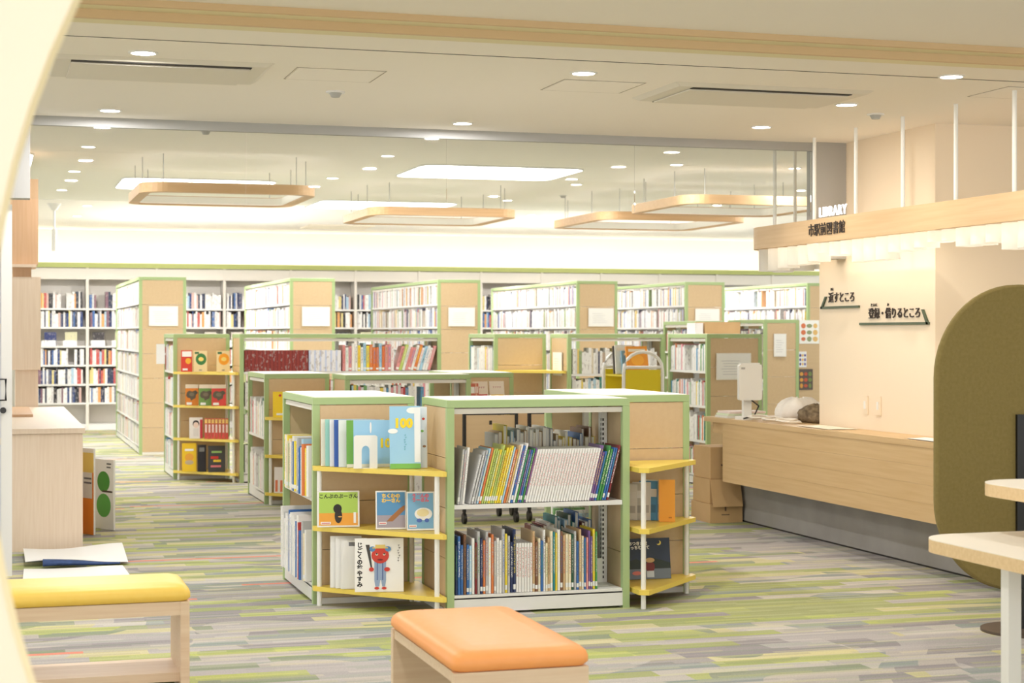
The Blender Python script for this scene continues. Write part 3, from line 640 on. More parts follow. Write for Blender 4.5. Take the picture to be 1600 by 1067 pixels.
# chest-high row: red and white series, lower rows, other cases
s = 0
for i in range(34): fbook((2.29+i*.0178, 16.292, 1.047), (1, 0), (0, 1), .0168, .15, .2, (132, 46, 44) if i % 2 else (150, 56, 50))
for i in range(18): fbook((2.9+i*.0172, 16.292, 1.047), (1, 0), (0, 1), .0162, .15, .2, (240, 238, 242) if i % 3 else (206, 214, 240))
for z in (.1, .40, .72):
    frow((2.29, 16.292, z+.001), (1, 0), (0, 1), .9, (.014, .03), (.2, .26), PALC); frow((3.23, 16.292, z+.001), (1, 0), (0, 1), .9, (.014, .03), (.2, .26), PALC)
for z in (.1, .40, .72, 1.04): frow((1.698, 17.81, z+.001), (0, -1), (1, 0), .86, (.014, .03), (.2, .26), PALC, .2); frow((4.716, 17.1, z+.001), (0, -1), (1, 0), .86, (.014, .03), (.2, .25), PALC, .2)
for z, pal in ((.1, PALC), (.42, PALC), (.74, PALC), (1.02, PALT)): frow((5.31, 15.612, z+.001), (1, 0), (0, 1), .88, (.016, .03), (.2, .25), pal)
for z in (.1, .42, .74, 1.06): frow((6.29, 15.53, z+.001), (0, -1), (1, 0), .84, (.016, .032), (.2, .25), PALC, .2)
for z in (.1, .55): frow((2.172, 15.12, z+.001), (0, -1), (1, 0), .86, (.014, .03), (.22, .32), PALC, .24); frow((3.64+.13-.008, 15.0, z+.001), (0, -1), (1, 0), .86, (.014, .03), (.22, .3), PALC, .2)
frow((2.77, 13.634, .101), (1, 0), (0, 1), .9, (.014, .028), (.22, .30), PALC); frow((2.77, 13.634, .551), (1, 0), (0, 1), .9, (.014, .028), (.17, .21), PALC)
frow((2.77, 13.634, .801), (1, 0), (0, 1), .62, (.014, .028), (.16, .2), PALC)
for z in (.1, .5, .9, 1.2): frow((8.22, 18.45, z+.001), (0, -1), (1, 0), .85, (.016, .03), (.2, .26), PALT, .15); frow((7.62, 18.95, z+.001), (0, -1), (1, 0), .85, (.016, .03), (.2, .26), PALT, .12)
for z in (.1, .55): frow((3.152, 9.68, z+.001), (0, -1), (1, 0), .86, (.014, .03), (.22, .3), PALC, .2)
me = bpy.data.meshes.new('far_books'); me.from_pydata(FV, [], FF)
ca = me.color_attributes.new('tint', 'FLOAT_COLOR', 'CORNER'); buf = []
for c, f in zip(FC_, FF): buf += [*lin(c), 1]*len(f)
ca.data.foreach_set('color', buf)
mf = mat('far_book_cover', (220, 220, 220), .5); at = N(mf, 'ShaderNodeAttribute', attribute_name='tint'); tcf = N(mf, 'ShaderNodeTexCoord')
mpf = N(mf, 'ShaderNodeMapping'); mpf.inputs['Scale'].default_value = (60, 60, 26); nzf = N(mf, 'ShaderNodeTexNoise'); nzf.inputs['Scale'].default_value = 1.0
LK(mf, tcf.outputs['Object'], mpf.inputs[0]); LK(mf, mpf.outputs[0], nzf.inputs['Vector'])
crf = N(mf, 'ShaderNodeValToRGB'); crf.color_ramp.interpolation = 'CONSTANT'; crf.color_ramp.elements[0].color = (0, 0, 0, 1); crf.color_ramp.elements[1].position = .6; crf.color_ramp.elements[1].color = (.55, .55, .55, 1)
mxf = N(mf, 'ShaderNodeMix', data_type='RGBA'); LK(mf, nzf.outputs[0], crf.inputs[0]); LK(mf, crf.outputs[0], mxf.inputs[0]); LK(mf, at.outputs['Color'], mxf.inputs[6]); mxf.inputs[7].default_value = (.45, .40, .38, 1)
LK(mf, mxf.outputs[2], mf.node_tree.nodes['Principled BSDF'].inputs['Base Color'])
me.materials.append(mf); o = bpy.data.objects.new('shelved_books', me); COL.objects.link(o)
tag(o, 'rows of books packed on the shelves farther back', 'books', kind='stuff')
# ------------------------------------------------------------------ books shown cover to the front
def cover_book(label, x, y, z, w, h, t, rz, tilt, base, arts, group='picture books shown cover first'):
    global NB
    NB += 1
    a = math.radians(tilt); m = flat(base)
    mb = MB().box(0, w, 0, t*.12, 0, h, m).box(0, w, t*.88, t, 0, h, m).box(0, .004, t*.12, t*.88, 0, h, m).box(.004, w-.004, t*.12, t*.88, .004, h-.004, M_pages)
    o = mb.build('picture_book'); o.location = (x, y, z+t*math.sin(a)+.001); o.rotation_euler = (-a, 0, math.radians(rz))
    tag(o, label, 'book', group)
    if arts:
        mb = MB()
        for k, q in enumerate(arts): art_item(mb, q, w, h, -.0005-.0003*k)
        mb.build('cover_art', o)
    return o
SKY, GRASS, YEL, BLK, WHT, RED = (158, 204, 232), (120, 182, 84), (246, 214, 40), (34, 32, 32), (246, 244, 240), (206, 62, 48)
hundred = [('rect', 0, 0, 1, 1, SKY), ('rect', 0, 0, 1, .08, GRASS), ('ell', .75, .93, .2, .05, WHT), ('ell', .1, .6, .16, .04, WHT), ('rect', .8, .1, 1, .98, (236, 240, 240)), ('text', '100', .44, .72, .2, YEL, {'bold': .004})]
# top tier, left corner shelf
for i in range(5):
    c = [(236, 230, 214), (150, 206, 196), (240, 240, 240), (56, 96, 176), (232, 238, 236)][i]
    cover_book('thin %s book in the sky blue set, %s from the back' % (['cream', 'mint', 'white', 'blue', 'pale'][i], ordw(i+1)), 1.63+.018*i, 8.80-.026*i, .72, .235, .24, .016, -6, 3, c, [])
cover_book('sky blue counting picture book behind the white bookend', 1.735, 8.655, .72, .245, .24, .014, -6, 3, (120, 176, 84), [('rect', .14, 0, 1, 1, SKY), ('rect', 0, 0, .14, 1, (112, 170, 76)), ('rect', .0, 0, 1, .07, (232, 226, 200)), ('ell', .5, .84, .02, .12, WHT), ('text', '100', .86, .5, .26, YEL, {'bold': .003})])
t = thing('bookend', 'white metal bookend with arched hole on the yellow shelf', 'bookend', (1.76, 8.60, .72), math.radians(-6))
pl = [(0, 0), (.04, 0), (.04, .09)]+[(.06+.02*math.cos(PI-PI*i/8), .09+.025*math.sin(PI*i/8)) for i in range(1, 8)]+[(.08, .09), (.08, 0), (.12, 0), (.12, .16), (.11, .168), (.01, .168), (0, .16)]
MB().loft([[(x, y, z) for x, z in pl] for y in (0, .002)], M_post, False).build('plate', t); MB().box(0, .12, .003, .04, 0.0, .002, M_post).build('foot', t)
t = thing('bookend', 'plain white bookend at right end of the lower front shelf', 'bookend', (2.985, 8.50, .101))
MB().box(0, .075, 0, .003, .003, .13, M_post).build('plate', t); MB().box(0, .075, -.09, 0, 0, .002, M_post).build('foot', t)
cover_book('large sky blue counting book leaning at the green post', 1.925, 8.50, .72, .155, .315, .016, -8, 6, SKY, hundred+[('marks', .5, .42, 7, .028, (90, 170, 180))])
cover_book('second sky blue counting book just behind the large one', 2.00, 8.54, .72, .125, .31, .016, -8, 4, WHT, [('rect', .02, .01, .99, .99, (226, 236, 242)), ('ell', .85, .8, .06, .02, RED), ('ell', .8, .6, .06, .02, GRASS), ('ell', .88, .35, .07, .02, (150, 110, 70))])
# middle tier
cover_book('green kelp picture book on middle yellow shelf', 1.60, 8.745, .41, .215, .185, .012, -10, 12, (240, 238, 232), [('rect', .04, .04, .96, .96, (176, 208, 92)), ('rect', .04, .04, .96, .38, (238, 166, 60)), ('text', 'こんぶのぶーさん', .5, .84, .135, BLK, {'bold': .0007}), ('ell', .5, .3, .09, .2, (40, 36, 32)), ('ell', .48, .5, .1, .13, (34, 30, 28)), ('ell', .54, .28, .05, .02, (226, 170, 90)), ('rect', .08, .07, .32, .14, WHT), ('rect', .1, .095, .3, .115, RED), ('rect', .86, .1, .92, .4, WHT)])
cover_book('blue sea picture book on middle yellow shelf', 1.865, 8.56, .41, .155, .195, .012, -10, 12, WHT, [('rect', .04, .04, .96, .96, (92, 152, 200)), ('rect', .04, .04, .96, .36, (170, 160, 170)), ('text', 'ちくわの\nわーさん', .5, .8, .12, (246, 206, 90), {'bold': .0015}), ('poly', [(.35, .2), (.55, .2), (.95, .5), (.95, .62), (.8, .55), (.5, .33)], (168, 112, 62)), ('rect', .1, .12, .35, .19, WHT), ('rect', .12, .145, .33, .165, RED)])
cover_book('pale blue noodle bowl picture book beside the white post', 2.005, 8.47, .41, .14, .195, .012, -10, 12, WHT, [('rect', .04, .04, .96, .96, (126, 178, 214)), ('text', 'うどんの\nうーさん', .5, .83, .11, (226, 110, 130), {'bold': .0015}), ('ell', .6, .42, .32, .16, WHT), ('ell', .58, .45, .22, .1, (240, 224, 170)), ('ell', .45, .25, .1, .05, (80, 110, 190)), ('ell', .72, .25, .08, .05, (80, 110, 190)), ('rect', .08, .07, .35, .14, WHT), ('rect', .1, .095, .33, .115, RED)])
# bottom tier
for i in range(3):
    cover_book('white picture book leaning on bottom yellow shelf, %s from left' % ordw(i+1), 1.665+.022*i, 8.74-.03*i, .10, .16, .262-.008*i, .010, -12, 7, (238, 236, 232), [('rect', .02, .02, .98, .98, (240, 239, 236)), ('rect', .25, .88, .5, .96, (120, 120, 124)), ('ell', .85, .6, .1, .08, (206, 90, 80))] if i == 2 else [('rect', .02, .02, .98, .98, (240, 239, 236))])
demon = [('rect', .01, .01, .99, .99, WHT), ('text', 'じ\nご\nく\nの\n盆\nや\nす\nみ', .1, .5, .105, BLK, {'line': 1.0, 'bold': .0015}), ('marks', .9, .72, 7, .035, (60, 56, 56)),
         ('poly', [(.22, .88), (.3, .88), (.36, .42), (.33, .42)], (70, 66, 62)), ('rect', .4, .22, .64, .58, (150, 170, 200)), ('poly', [(.4, .22), (.52, .22), (.5, .1), (.42, .1)], (150, 170, 200)), ('poly', [(.54, .22), (.64, .22), (.62, .1), (.56, .1)], (150, 170, 200)),
         ('rect', .45, .22, .47, .58, (90, 110, 160)), ('rect', .56, .22, .58, .58, (90, 110, 160)), ('ell', .52, .68, .18, .15, RED), ('ell', .36, .8, .06, .05, (90, 140, 190)), ('ell', .68, .8, .06, .05, (90, 140, 190)), ('rect', .42, .82, .62, .88, (226, 196, 110)), ('rect', .36, .81, .68, .83, (226, 196, 110)),
         ('ell', .45, .70, .028, .02, (236, 220, 200)), ('ell', .6, .70, .028, .02, (236, 220, 200)), ('ell', .45, .71, .015, .015, BLK), ('ell', .6, .71, .015, .015, BLK), ('ell', .52, .6, .06, .015, (120, 30, 30)), ('ell', .34, .42, .05, .04, RED), ('ell', .66, .42, .06, .04, RED), ('ell', .45, .07, .05, .025, RED), ('ell', .6, .07, .05, .025, RED)]
cover_book('white picture book with red horned figure on bottom shelf', 1.755, 8.55, .10, .245, .268, .012, -12, 6, WHT, demon)
# right corner shelf
for i, (c, n_) in enumerate((((230, 228, 222), 'white'), ((204, 200, 190), 'grey'), ((236, 232, 228), 'pale'), ((90, 158, 206), 'blue'), ((236, 238, 234), 'ivory'))):
    cover_book('%s book standing on middle shelf of right corner display' % n_, 3.20+.034*i, 8.64-.012*i, .41, .10, .19+.006*i, .016, -30, 2, c, [('rect', .02, .01, .98, .99, tuple(int(q*.97) for q in c)), ('rect', .05, .6, .95, .8, (226, 224, 220)), ('rect', .1, .2, .9, .4, tuple(int(q*.8) for q in c))])
cover_book('plain orange book on middle shelf of right corner display', 3.375, 8.50, .41, .085, .22, .014, -20, 3, (246, 166, 50), [('rect', .6, .08, .8, .11, (200, 120, 30))])
night = [('rect', 0, 0, 1, 1, (52, 62, 84)), ('rect', 0, 0, 1, .3, (112, 122, 134)), ('poly', [(0, .3), (.1, .45), (.25, .5), (.4, .42), (.6, .52), (.8, .46), (1, .38), (1, .25), (0, .25)], (44, 54, 50)), ('ell', .76, .88, .05, .06, (244, 220, 110)), ('ell', .735, .9, .045, .05, (52, 62, 84)), ('text', 'おつきさま\nこっちむいて', .3, .82, .1, WHT, {'bold': .001}), ('ell', .55, .3, .1, .14, (120, 44, 44)), ('ell', .55, .46, .1, .06, (206, 170, 120)), ('rect', .47, .04, .63, .2, (200, 206, 210)), ('ell', .25, .15, .1, .05, (214, 120, 110))]
cover_book('dark blue night picture book with moon on bottom right shelf', 3.21, 8.56, .10, .255, .215, .012, -2, 8, (52, 62, 84), night)
# second cluster
cover_book('bright yellow picture book on the second cluster shelf', 2.20, 14.02, .72, .29, .21, .014, -8, 8, (250, 212, 24), [('ell', .75, .45, .14, .3, (96, 62, 60)), ('ell', .2, .85, .04, .05, RED), ('ell', .38, .88, .04, .05, RED), ('rect', .1, .08, .4, .16, WHT)])
cover_book('orange edged picture book beside the bright yellow one', 2.51, 13.85, .72, .15, .21, .014, -8, 8, (236, 110, 62), [('rect', .05, .05, .95, .9, (240, 226, 200))])
cover_book('red covered novel on display in the second cluster', 3.86, 13.86, .72, .13, .285, .014, 4, 10, (240, 226, 210), [('rect', .05, 0, .95, .62, (206, 66, 52)), ('rowmarks', .5, .82, 4, .05, (180, 80, 90)), ('ell', .55, .25, .3, .22, (48, 36, 36)), ('ell', .55, .12, .2, .16, (238, 206, 180))])
cover_book('yellow covered novel on display in the second cluster', 4.02, 13.92, .72, .13, .285, .014, 4, 10, (240, 226, 210), [('rect', .05, 0, .95, .6, (246, 204, 30)), ('rowmarks', .5, .82, 4, .05, (180, 80, 90)), ('ell', .55, .34, .28, .13, (48, 36, 36)), ('ell', .55, .18, .22, .14, (238, 206, 180))])
for i in range(3): cover_book('slim striped novel at the post of the second cluster, %s from left' % ordw(i+1), 3.79+.022*i, 13.75+.03*i, .72, .06, .27, .014, 8, 8, (226, 170, 140) if i % 2 else (206, 110, 90), [('rect', .1, .7, .9, .9, WHT)])
for i in range(4): cover_book('white slim book on lowest shelf of second cluster, %s from left' % ordw(i+1), 2.22+.035*i, 14.09-.031*i, .10, .1, .21, .014, -20, 4, (240, 232, 226), [('rect', .1, .05, .3, .5, (222, 120, 80)), ('rect', .5, .0, .9, .2, (60, 110, 190))])
# four tier corner shelf
def ml_book(lab, x, z, w, h, base, arts, y=16.66, rz=-6): cover_book(lab+' on the four tier shelf', x, y-(x-1.7)*.42, z, w, h, .012, rz, 8, base, arts)
fruit = lambda c: [('ell', .55, .6, .4, .28, c), ('rect', .08, .85, .4, .95, (60, 110, 70)), ('ell', .55, .6, .2, .1, (250, 220, 120)), ('rect', .4, .06, .6, .1, (120, 120, 120))]
ml_book('red covered booklet, top tier,', 1.735, 1.04, .105, .205, (220, 66, 50), [('rect', .1, .7, .95, .95, WHT), ('ell', .65, .5, .25, .14, (246, 180, 50)), ('rect', .15, .06, .6, .15, WHT)])
ml_book('cream booklet with green vegetable, top tier,', 1.85, 1.04, .125, .2, (240, 216, 164), fruit((62, 126, 66)))
ml_book('cream booklet with orange fruit, top tier,', 2.055, 1.04, .125, .2, (240, 216, 164), fruit((246, 164, 40)))
beast = lambda c: [('rect', 0, .82, 1, 1, (230, 214, 190)), ('poly', [(.12, .62), (.3, .7), (.55, .66), (.8, .72), (.98, .6), (.82, .5), (.78, .34), (.62, .3), (.45, .22), (.36, .34), (.2, .36), (.06, .46)], (92, 82, 66)), ('ell', .5, .52, .2, .09, (120, 108, 86)), ('rect', .1, .03, .5, .14, WHT)]
ml_book('orange animal booklet, second tier,', 1.775, .72, .12, .2, (222, 130, 40), beast(0)); ml_book('green animal booklet, second tier,', 1.895, .72, .125, .2, (112, 150, 76), beast(0), 16.63); ml_book('red animal booklet, second tier,', 2.005, .72, .135, .2, (212, 70, 62), beast(0), 16.61)
ml_book('white comic with a drawn face, third tier,', 1.81, .405, .125, .2, (240, 234, 230), [('ell', .5, .7, .25, .17, (60, 50, 50)), ('ell', .5, .64, .2, .14, (240, 214, 200)), ('rect', .3, .1, .7, .48, (226, 220, 216)), ('rect', .8, .0, 1, .9, (206, 60, 70))])
for i in range(7): ml_book('red spined comic, third tier, %s from left,' % ordw(i+1), 1.945+.031*i, .405, .028, .195, (214, 84, 80), [('rect', .1, .75, .9, .95, (240, 206, 120)), ('rect', .2, .3, .8, .7, (240, 220, 214))], 16.64)
ml_book('yellow recipe booklet, lowest tier,', 1.745, .09, .135, .27, (246, 204, 40), [('ell', .5, .5, .3, .14, (240, 170, 60)), ('rect', .2, .72, .8, .8, WHT), ('ell', .5, .32, .3, .08, (200, 180, 150))])
ml_book('black slim booklet, lowest tier,', 1.885, .09, .08, .255, (36, 34, 40), [('rect', .2, .75, .8, .9, (130, 130, 130))], 16.66)
ml_book('dark booklet with coloured lettering, lowest tier,', 1.975, .09, .16, .25, (66, 66, 68), [('rect', .2, .72, .8, .8, (150, 190, 110)), ('rect', .15, .5, .6, .6, (214, 60, 50)), ('rect', .3, .38, .75, .47, (240, 204, 60)), ('rect', .15, .18, .75, .26, (220, 120, 130))], 16.62)

# ------------------------------------------------------------------ notices on end panels
def notice(label, x, y, z0, w, h, rz=0, fm=None):
    t = thing('framed_notice', label, 'notice', (x, y, z0), rz, 'framed white notices')
    MB().box(0, w, -.008, 0, 0, h, M_post).build('frame', t); MB().box(.01, w-.01, -.0092, -.008, .01, h-.01, M_paper).build('sheet', t)
    mb = MB(); r_ = random.Random(label)
    for k in range(6):
        a = .12+.1*r_.random(); mb.add([(w*a, -.0097, h*(.2+.1*k)), (w*(a+.3+.35*r_.random()), -.0097, h*(.2+.1*k)), (w*(a+.5), -.0097, h*(.22+.1*k)), (w*a, -.0097, h*(.22+.1*k))], [(0, 1, 2, 3)], flat((206, 206, 208)))
    mb.build('print', t)
for x, nm in zip((1.76, 3.55, 5.35, 7.16, 8.60), tall_names): notice('white notice on the end of the %s' % nm.split(',')[0], x, 20.414, 1.495, .335, .23)
notice('wide white notice on the shaded end panel near the counter', 6.37, 14.624, .98, .345, .245)
notice('tall white notice on the narrow end panel behind the cart', 5.259, 16.02, 1.0, .27, .225, -H90)
notice('small white notice on the slim bookcase near the counter', 8.31, 17.494, 1.15, .15, .255)
t = thing('hanging_leaflet', 'white card sticking out from the far left chest-high bookcase', 'card', (1.60, 17.7, 1.1)); MB().box(0, .085, 0, .004, 0, .2, M_paper).build('sheet', t)
MB().box(.05, .095, .004, .008, .09, .11, M_post).build('clip', t)

# ------------------------------------------------------------------ cart and wagon
t = thing('book_cart', 'yellow book cart with white tube frame', 'cart', (5.09, 13.62, 0))
def arch_pts(y): return [(0, y, .1)]+[(0, y, 1.08)]+[(.175-.175*math.cos(PI*i/10), y, 1.10+.15*math.sin(PI*i/10)) for i in range(1, 10)]+[(.35, y, 1.08), (.35, y, .1)]
for y in (0, .5):
    MB().tube(arch_pts(y), .014, M_post, 10).build('frame_hoop', t); MB().tube([(0, y, 1.12), (.35, y, 1.12)], .014, M_post, 10).build('cross_bar', t)
    MB().box(.02, .33, y-.006, y+.006, .5, 1.1, mat('cart_yellow', (226, 204, 30), .4)).build('end_plate', t)
for z in (.45, .8, 1.04): MB().box(.015, .335, .01, .49, z, z+.015, mat('cart_yellow')).build('tray', t)
for x in (0, .35):
    for y in (0, .5): MB().tube([(x-.012, y, .05), (x+.012, y, .05)], .05, M_black, 14).build('wheel', t)
for i, (c, nm, w, h, z, rz, dx, tl) in enumerate((((242, 160, 60), 'orange', .2, .24, 1.057, 6, .08, 12), ((120, 170, 200), 'blue', .22, .2, 1.057, 2, .06, 10), ((238, 236, 226), 'white', .16, .25, 1.057, -4, .03, 10), ((70, 64, 60), 'dark', .2, .24, 1.057, 0, .04, 8))):
    cover_book('%s covered book loaded on the yellow cart' % nm, 5.09+dx, 13.72+.08*i, z, w, h, .02, rz, tl, c, [('ell', .5, .5, .3, .2, tuple(min(255, int(q*1.15)) for q in c)), ('rect', .1, .8, .9, .9, (240, 230, 210))])
def wagon(label, x, y):
    t = thing('display_wagon', label, 'wagon', (x, y, 0), 0, 'black framed display wagons')
    for a in (0, .40):
        for b in (0, .45): MB().box(a-.012, a+.012, b-.012, b+.012, .09, .83, M_black).build('post', t); MB().tube([(a-.012, b, .04), (a+.012, b, .04)], .04, M_black, 14).build('caster', t); MB().box(a-.01, a+.01, b-.01, b+.01, .04, .09, M_black).build('caster_fork', t)
    MB().box(.013, .387, -.006, .006, .2, .80, M_board).build('front_panel', t); MB().box(.013, .387, .444, .456, .2, .80, M_board).build('rear_panel', t)
    MB().box(.013, .387, -.008, .008, .802, .818, M_black).build('rail', t)
    for z in (.2, .5): MB().box(.013, .387, .007, .443, z, z+.015, M_board).build('shelf', t)
    MB().box(.19, .21, -.009, -.006, .73, .76, M_dark).build('catch', t)
wagon('beige panelled wagon on black casters seen through front bookcase', 3.345, 12.3)
wagon('second black framed wagon beside it, partly hidden', 3.86, 12.34)

# ------------------------------------------------------------------ counter and its things
t = thing('service_counter', 'long oak service counter on a recessed concrete base', 'counter', (0, 0, 0))
MB().box(5.16, 5.449, 6.6, 12.08, .745, .78, M_oak).box(5.449, 6.4, 6.6, 9.225, .745, .78, M_oak).box(5.449, 5.75, 10.755, 12.08, .745, .78, M_oak).build('worktop', t)
for k in range(4): MB().box(5.165, 5.2, 6.65, 11.74, .315+k*.1075, .315+(k+1)*.1075-.0006, M_oak).build('front_board', t)
MB().box(5.2, 5.74, 11.70, 12.0, .66, .744, M_oak).build('end_apron', t)
MB().box(5.38, 5.449, 6.7, 12.0, 0.012, .744, M_conc).build('base', t); MB().box(5.385, 5.449, 6.7, 12.0, 0, .011, M_dark).build('shadow_gap', t)
def carton(label, x, y, z, w, d, h, rz, flap=False):
    t = thing('cardboard_box', label, 'box', (x, y, z), rz, 'cardboard boxes by the counter')
    MB().box(0, w, 0, d, 0, h, M_card).build('body', t)
    if flap: MB().loft([[(0, -.002, h), (w, -.002, h), (w, -.006, h), (0, -.006, h)], [(0, -.06, h-.2), (w, -.06, h-.2), (w, -.064, h-.2), (0, -.064, h-.2)]], M_card, False).build('flap', t)
    mb = MB(); mb.box(w*.45, w*.5, -.001, 0, h*.62, h*.85, flat((110, 90, 70))).box(w*.35, w*.6, -.001, 0, h*.4, h*.46, flat((110, 90, 70))); mb.build('print', t)
    MB().box(w*.0, w, d*.48, d*.55, h, h+.001, flat((186, 150, 100))).build('tape', t)
carton('flat brown cardboard box at the bottom beside the counter base', 5.10, 11.82, 0, .26, .36, .14, 0)
carton('brown cardboard box stacked in the middle with open flap', 5.11, 11.85, .142, .24, .32, .18, 0, True)
carton('brown printed cardboard box on top of the stack by counter', 5.12, 11.86, .324, .24, .32, .235, 0)
t = thing('self_checkout_terminal', 'white terminal screen on a stand at the counter end', 'terminal', (5.28, 11.5, .78))
MB().cyl(0, .06, 0, .02, .09, M_post, 20).build('base', t); MB().box(-.03, .03, .05, .09, .02, .16, M_post).build('stand', t)
MB().loft([[(x, y, z) for x, z in rr(-.09, .09, .14, .40, .015, 3)] for y in (0, .035)], M_post, False).build('screen_housing', t); MB().box(-.06, .09, .036, .075, .16, .41, M_post).build('rear_cover', t)
MB().box(-.075, -.045, -.002, 0, .365, .38, M_grey).build('badge', t); MB().tube([(.02, .03, .14), (.05, -.03, .1), (.0, -.06, .03), (-.08, -.05, .01)], .006, M_dark, 8).build('cable', t)
for k in range(3):
    r_ = random.Random(40+k); cx, cy = 5.27, 11.32-k*.22
    pts = [(cx+(.06+.02*r_.random())*math.cos(a*.9+k)*(1+.3*math.sin(a*.37)), cy+.1*math.sin(a*.9+k), .788+.02*(.5+.5*math.sin(a*.53+k))+.003*(a/6)) for a in range(0, 22)]
    o = MB().tube(pts, .006, mat('cable_white', (236, 228, 214), .5), 8).build('cable_bundle'); tag(o, 'coiled white cable on the counter, %s from the terminal' % ordw(k+1), 'cable', 'coiled cables on the counter')
def lump(name, label, cat, x, y, z, rx, ry, rz_, m, seed, squash=.5):
    r_ = random.Random(seed); ph = [r_.uniform(0, 6) for _ in range(6)]; rings = []
    for j in range(1, 12):
        th = PI*j/12; ring = []
        for i in range(24):
            a = 2*PI*i/24; q = 1+.12*math.sin(3*a+ph[0])*math.sin(2*th+ph[1])+.07*math.sin(7*a+ph[2]+3*th)+.05*math.sin(11*a+5*th+ph[3])
            zz = -math.cos(th)*rz_*q
            ring.append((rx*q*math.sin(th)*math.cos(a), ry*q*math.sin(th)*math.sin(a), max(zz, -rz_*squash)))
        rings.append(ring)
    o = MB().loft(rings, m).build(name); o.location = (x, y, z+rz_*squash+.001); return tag(o, label, cat)
lump('white_cloth_bag', 'white cloth bag slumped on the counter', 'bag', 5.55, 11.28, .78, .17, .14, .11, noisy('white_cloth', (238, 230, 220), (246, 240, 232), 20, .8), 3)
lump('brown_cloth', 'crumpled brown patterned cloth against the white bag', 'cloth', 5.56, 10.98, .78, .14, .15, .085, noisy('brown_cloth', (84, 68, 50), (150, 132, 104), 28, .9), 8)
for k, (c, nm) in enumerate((((238, 238, 230), 'white'), ((226, 236, 206), 'pale green'), ((244, 226, 220), 'pink'))):
    o = MB().box(5.2+.01*k, 5.5+.006*k, 11.74, 11.96, .781+.016*k, .796+.016*k, flat(c)).build('flat_booklet'); tag(o, '%s booklet lying flat at the far counter end' % nm, 'booklet', 'booklets on the counter')
sheet('leaflet', 'white leaflet lying on the near part of the counter', [(5.18, 8.75), (5.36, 8.8), (5.34, 9.15), (5.19, 9.12)], .783, M_paper, .001)
sheet('leaflet', 'open white leaflet on the counter below the left sign', [(5.19, 10.1), (5.4, 10.1), (5.4, 10.6), (5.2, 10.6)], .783, mat('leaflet_cream', (246, 236, 216), .6), .001)
for y, lab in ((10.09, 'left'), (9.92, 'right')):
    t = thing('wall_switch', '%s white switch plate on the cream wall' % lab, 'switch', (5.449, y, .94), -H90); MB().box(-.035, .035, -.008, 0, -.06, .06, M_wall).build('plate', t); MB().box(-.012, .012, -.011, -.008, -.025, .025, M_post).build('rocker', t)
# wall signs
M_sg = mat('sign_green', (86, 98, 76), .6); M_st = mat('sign_text', (58, 46, 38), .6)
t = thing('wall_sign', 'upper left wall sign 返すところ, five dark characters', 'sign', (5.449, 10.43, 1.58), -H90)
mb = MB(); add_text(mb, '返すところ', .01, .062, .075, M_st, -.004, .0005, .003); add_text(mb, 'かえ', -.125, .122, .022, M_st, -.004, .0004, .002); mb.build('lettering', t)
MB().box(-.285, .26, -.012, 0, -.008, .008, M_sg).build('underline', t)
MB().loft([[(-.285, y, -.008), (-.262, y, -.008), (-.20, y, .075), (-.22, y, .075)] for y in (-.012, 0)], M_sg, False).build('slash', t)
t = thing('wall_sign', 'lower right wall sign 登録・借りるところ, longer, slash at its right', 'sign', (5.449, 9.72, 1.466), -H90)
mb = MB(); add_text(mb, '登録・借りるところ', 0, .062, .073, M_st, -.004, .0005, .003); add_text(mb, 'とうろく', -.255, .12, .022, M_st, -.004, .0004, .002); add_text(mb, 'か', -.075, .12, .022, M_st, -.004, .0004, .002); mb.build('lettering', t)
MB().box(-.44, .43, -.012, 0, -.008, .008, M_sg).build('underline', t)
MB().loft([[(.405, y, -.008), (.43, y, -.008), (.365, y, .085), (.345, y, .085)] for y in (-.012, 0)], M_sg, False).build('slash', t)
# canopy
t = thing('counter_canopy', 'curved oak canopy hanging over the counter with white fringe tubes', 'canopy', (0, 0, 0))
path = [(6.3, 11.14)]+[(5.33-.25*math.sin(PI/2*i/8), 10.89+.25*math.cos(PI/2*i/8)) for i in range(9)]+[(5.08, y) for y in (10.2, 9.4, 8.6, 7.8, 7.0, 6.0)]
M_fas = wood('fascia_oak', (214, 178, 132), (222, 188, 144), 'y', .6, .45)
MB().sweep(path, [(0, 1.985), (0, 2.135), (.03, 2.135), (.03, 1.985)], M_fas, False).build('fascia', t)
for y in (10.72, 10.13, 9.57, 9.0, 8.42, 7.85, 7.28): MB().cyl(5.1, y, 2.12, CZ if y < 10.38 else FZ, .012, M_post, 10).build('hanging_rod', t)
MB().cyl(5.45, 11.125, 2.12, FZ, .012, M_post, 10).build('hanging_rod', t)
M_tube = bpy.data.materials.new('fringe_tube'); M_tube.use_nodes = True; nt = M_tube.node_tree; nt.nodes.clear()
_o = nt.nodes.new('ShaderNodeOutputMaterial'); _d = nt.nodes.new('ShaderNodeBsdfDiffuse'); _t = nt.nodes.new('ShaderNodeBsdfTranslucent'); _m = nt.nodes.new('ShaderNodeMixShader')
_d.inputs[0].default_value = (.92, .9, .86, 1); _t.inputs[0].default_value = (.92, .9, .86, 1); _m.inputs[0].default_value = .5
nt.links.new(_d.outputs[0], _m.inputs[1]); nt.links.new(_t.outputs[0], _m.inputs[2]); nt.links.new(_m.outputs[0], _o.inputs[0])
def fringe(x, y, h):
    A = [(.074*math.cos(2*PI*i/16), .074*math.sin(2*PI*i/16)) for i in range(16)]
    MB().loft([[(x+a, y+b, z) for a, b in A] for z in (1.984-h, 1.984)], M_tube, True, False).build('fringe_tube', t)
y = 10.93; k = 0; hs = [.12, .12, .11, .1, .1, .09, .05, .07, .07, .11, .11, .11, .08, .075, .07, .05, .05, .08, .08, .075, .11, .11, .1, .1, .08, .07, .07, .07, .09, .1, .1]
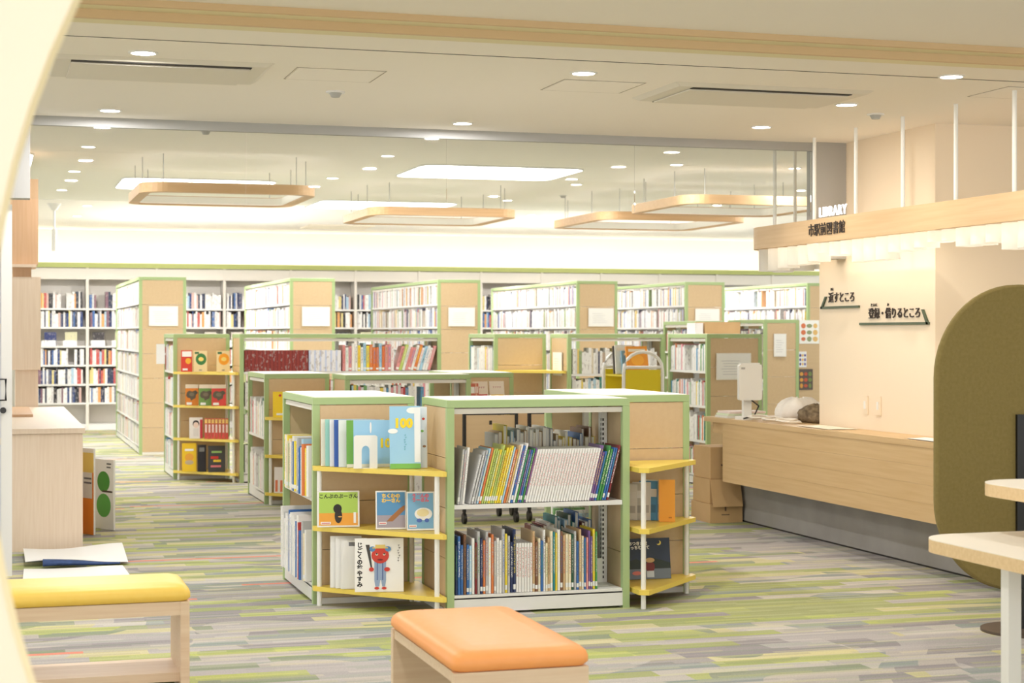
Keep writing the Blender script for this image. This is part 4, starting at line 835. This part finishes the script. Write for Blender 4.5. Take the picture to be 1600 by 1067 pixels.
while y > 6.2:
    h = hs[k % len(hs)]; fringe(5.16, y, h*1.25); y -= .15; k += 1
for x in (5.32, 5.48, 5.64): h = hs[k % len(hs)]; fringe(x, 11.05, h*1.25); k += 1
MB().box(5.12, 5.2, 6.2, 10.9, 2.0, 2.03, mat('canopy_strip', (255, 240, 214), .5, P_STRIP, 0, (1, .86, .64))).build('lamp_strip', t)
area('canopy_light', (5.24, 8.6, 2.0), .09, 6, (1, .9, .76), (0, 0, 0), 'RECTANGLE', 4.4, t)
t = thing('library_sign', 'glowing white LIBRARY letters standing on the canopy', 'sign', (5.075, 9.83, 2.136), -H90)
mb = MB(); add_text(mb, 'LIBRARY', 0, .038, .088, mat('letter_glow', (255, 255, 255), .4, 1.1, 0, (.93, .95, 1)), 0, 0, .004, spacing=1.14); mb.build('lettering', t)
t = thing('library_sign', 'dark 市駅前図書館 lettering on the oak canopy', 'sign', (5.049, 9.86, 2.06), -H90)
mb = MB(); add_text(mb, '市駅前図書館', 0, 0, .084, mat('letter_dark', (60, 48, 40), .6), -.003, .0005, .002); mb.build('lettering', t)
# olive partition
t = thing('felt_partition', 'olive felt partition with rounded ends on a black pole', 'partition', (4.675, 7.16, 0))
MB().loft([[(x, y, z) for x, z in rr(-.45+i, .45-i, .185+i, 1.635-i, .44-i, 14)] for y, i in ((-.018, .012), (-.012, 0), (.012, 0), (.018, .012))], M_felt).build('felt_panel', t)
MB().box(-.03, .05, -.035, -.019, .1, 1.02, M_black).build('pole', t); MB().box(-.02, .04, -.06, -.035, .012, .2, M_black).build('bracket', t)
MB().cyl(0, -.06, 0, .012, .21, mat('base_brown', (86, 72, 60), .5), 28).build('base_plate', t)
# tables at right
M_ttop = mat('table_laminate', (246, 238, 222), .4); M_tedge = wood('table_edge', (222, 190, 140), (230, 200, 152), 'x', 1, .45)
def table(label, x0, x1, y0, y1, z, legs):
    t = thing('activity_table', label, 'table', (0, 0, 0)); p = rr(x0, x1, y0, y1, .16, 8)
    MB().prism(p, z-.046, z-.003, M_tedge).build('top', t); MB().prism(p, z-.003, z, M_ttop).build('laminate', t)
    for x, y in legs: MB().box(x-.023, x+.023, y-.023, y+.023, 0, z-.047, M_post).build('leg', t)
table('low cream table with rounded corner and white leg at right', 3.07, 3.8, 4.2, 5.36, .70, [(3.19, 4.93), (3.68, 4.35), (3.68, 5.2), (3.2, 4.32)])
table('higher cream table at the right edge above the low one', 3.36, 4.4, 4.3, 5.47, .875, [(4.28, 4.45), (4.28, 5.3), (3.9, 4.4), (3.9, 5.36)])
# ring box on the mid bookcase
t = thing('cardboard_box', 'brown box standing on the shaded chest-high bookcase', 'box', (6.42, 15.0, MID+.0045)); MB().box(0, .36, 0, .25, 0, .11, M_card).build('body', t); MB().box(-.1, -.02, 0, .2, 0, .1, flat((236, 232, 230))).build('paper_stack', t)
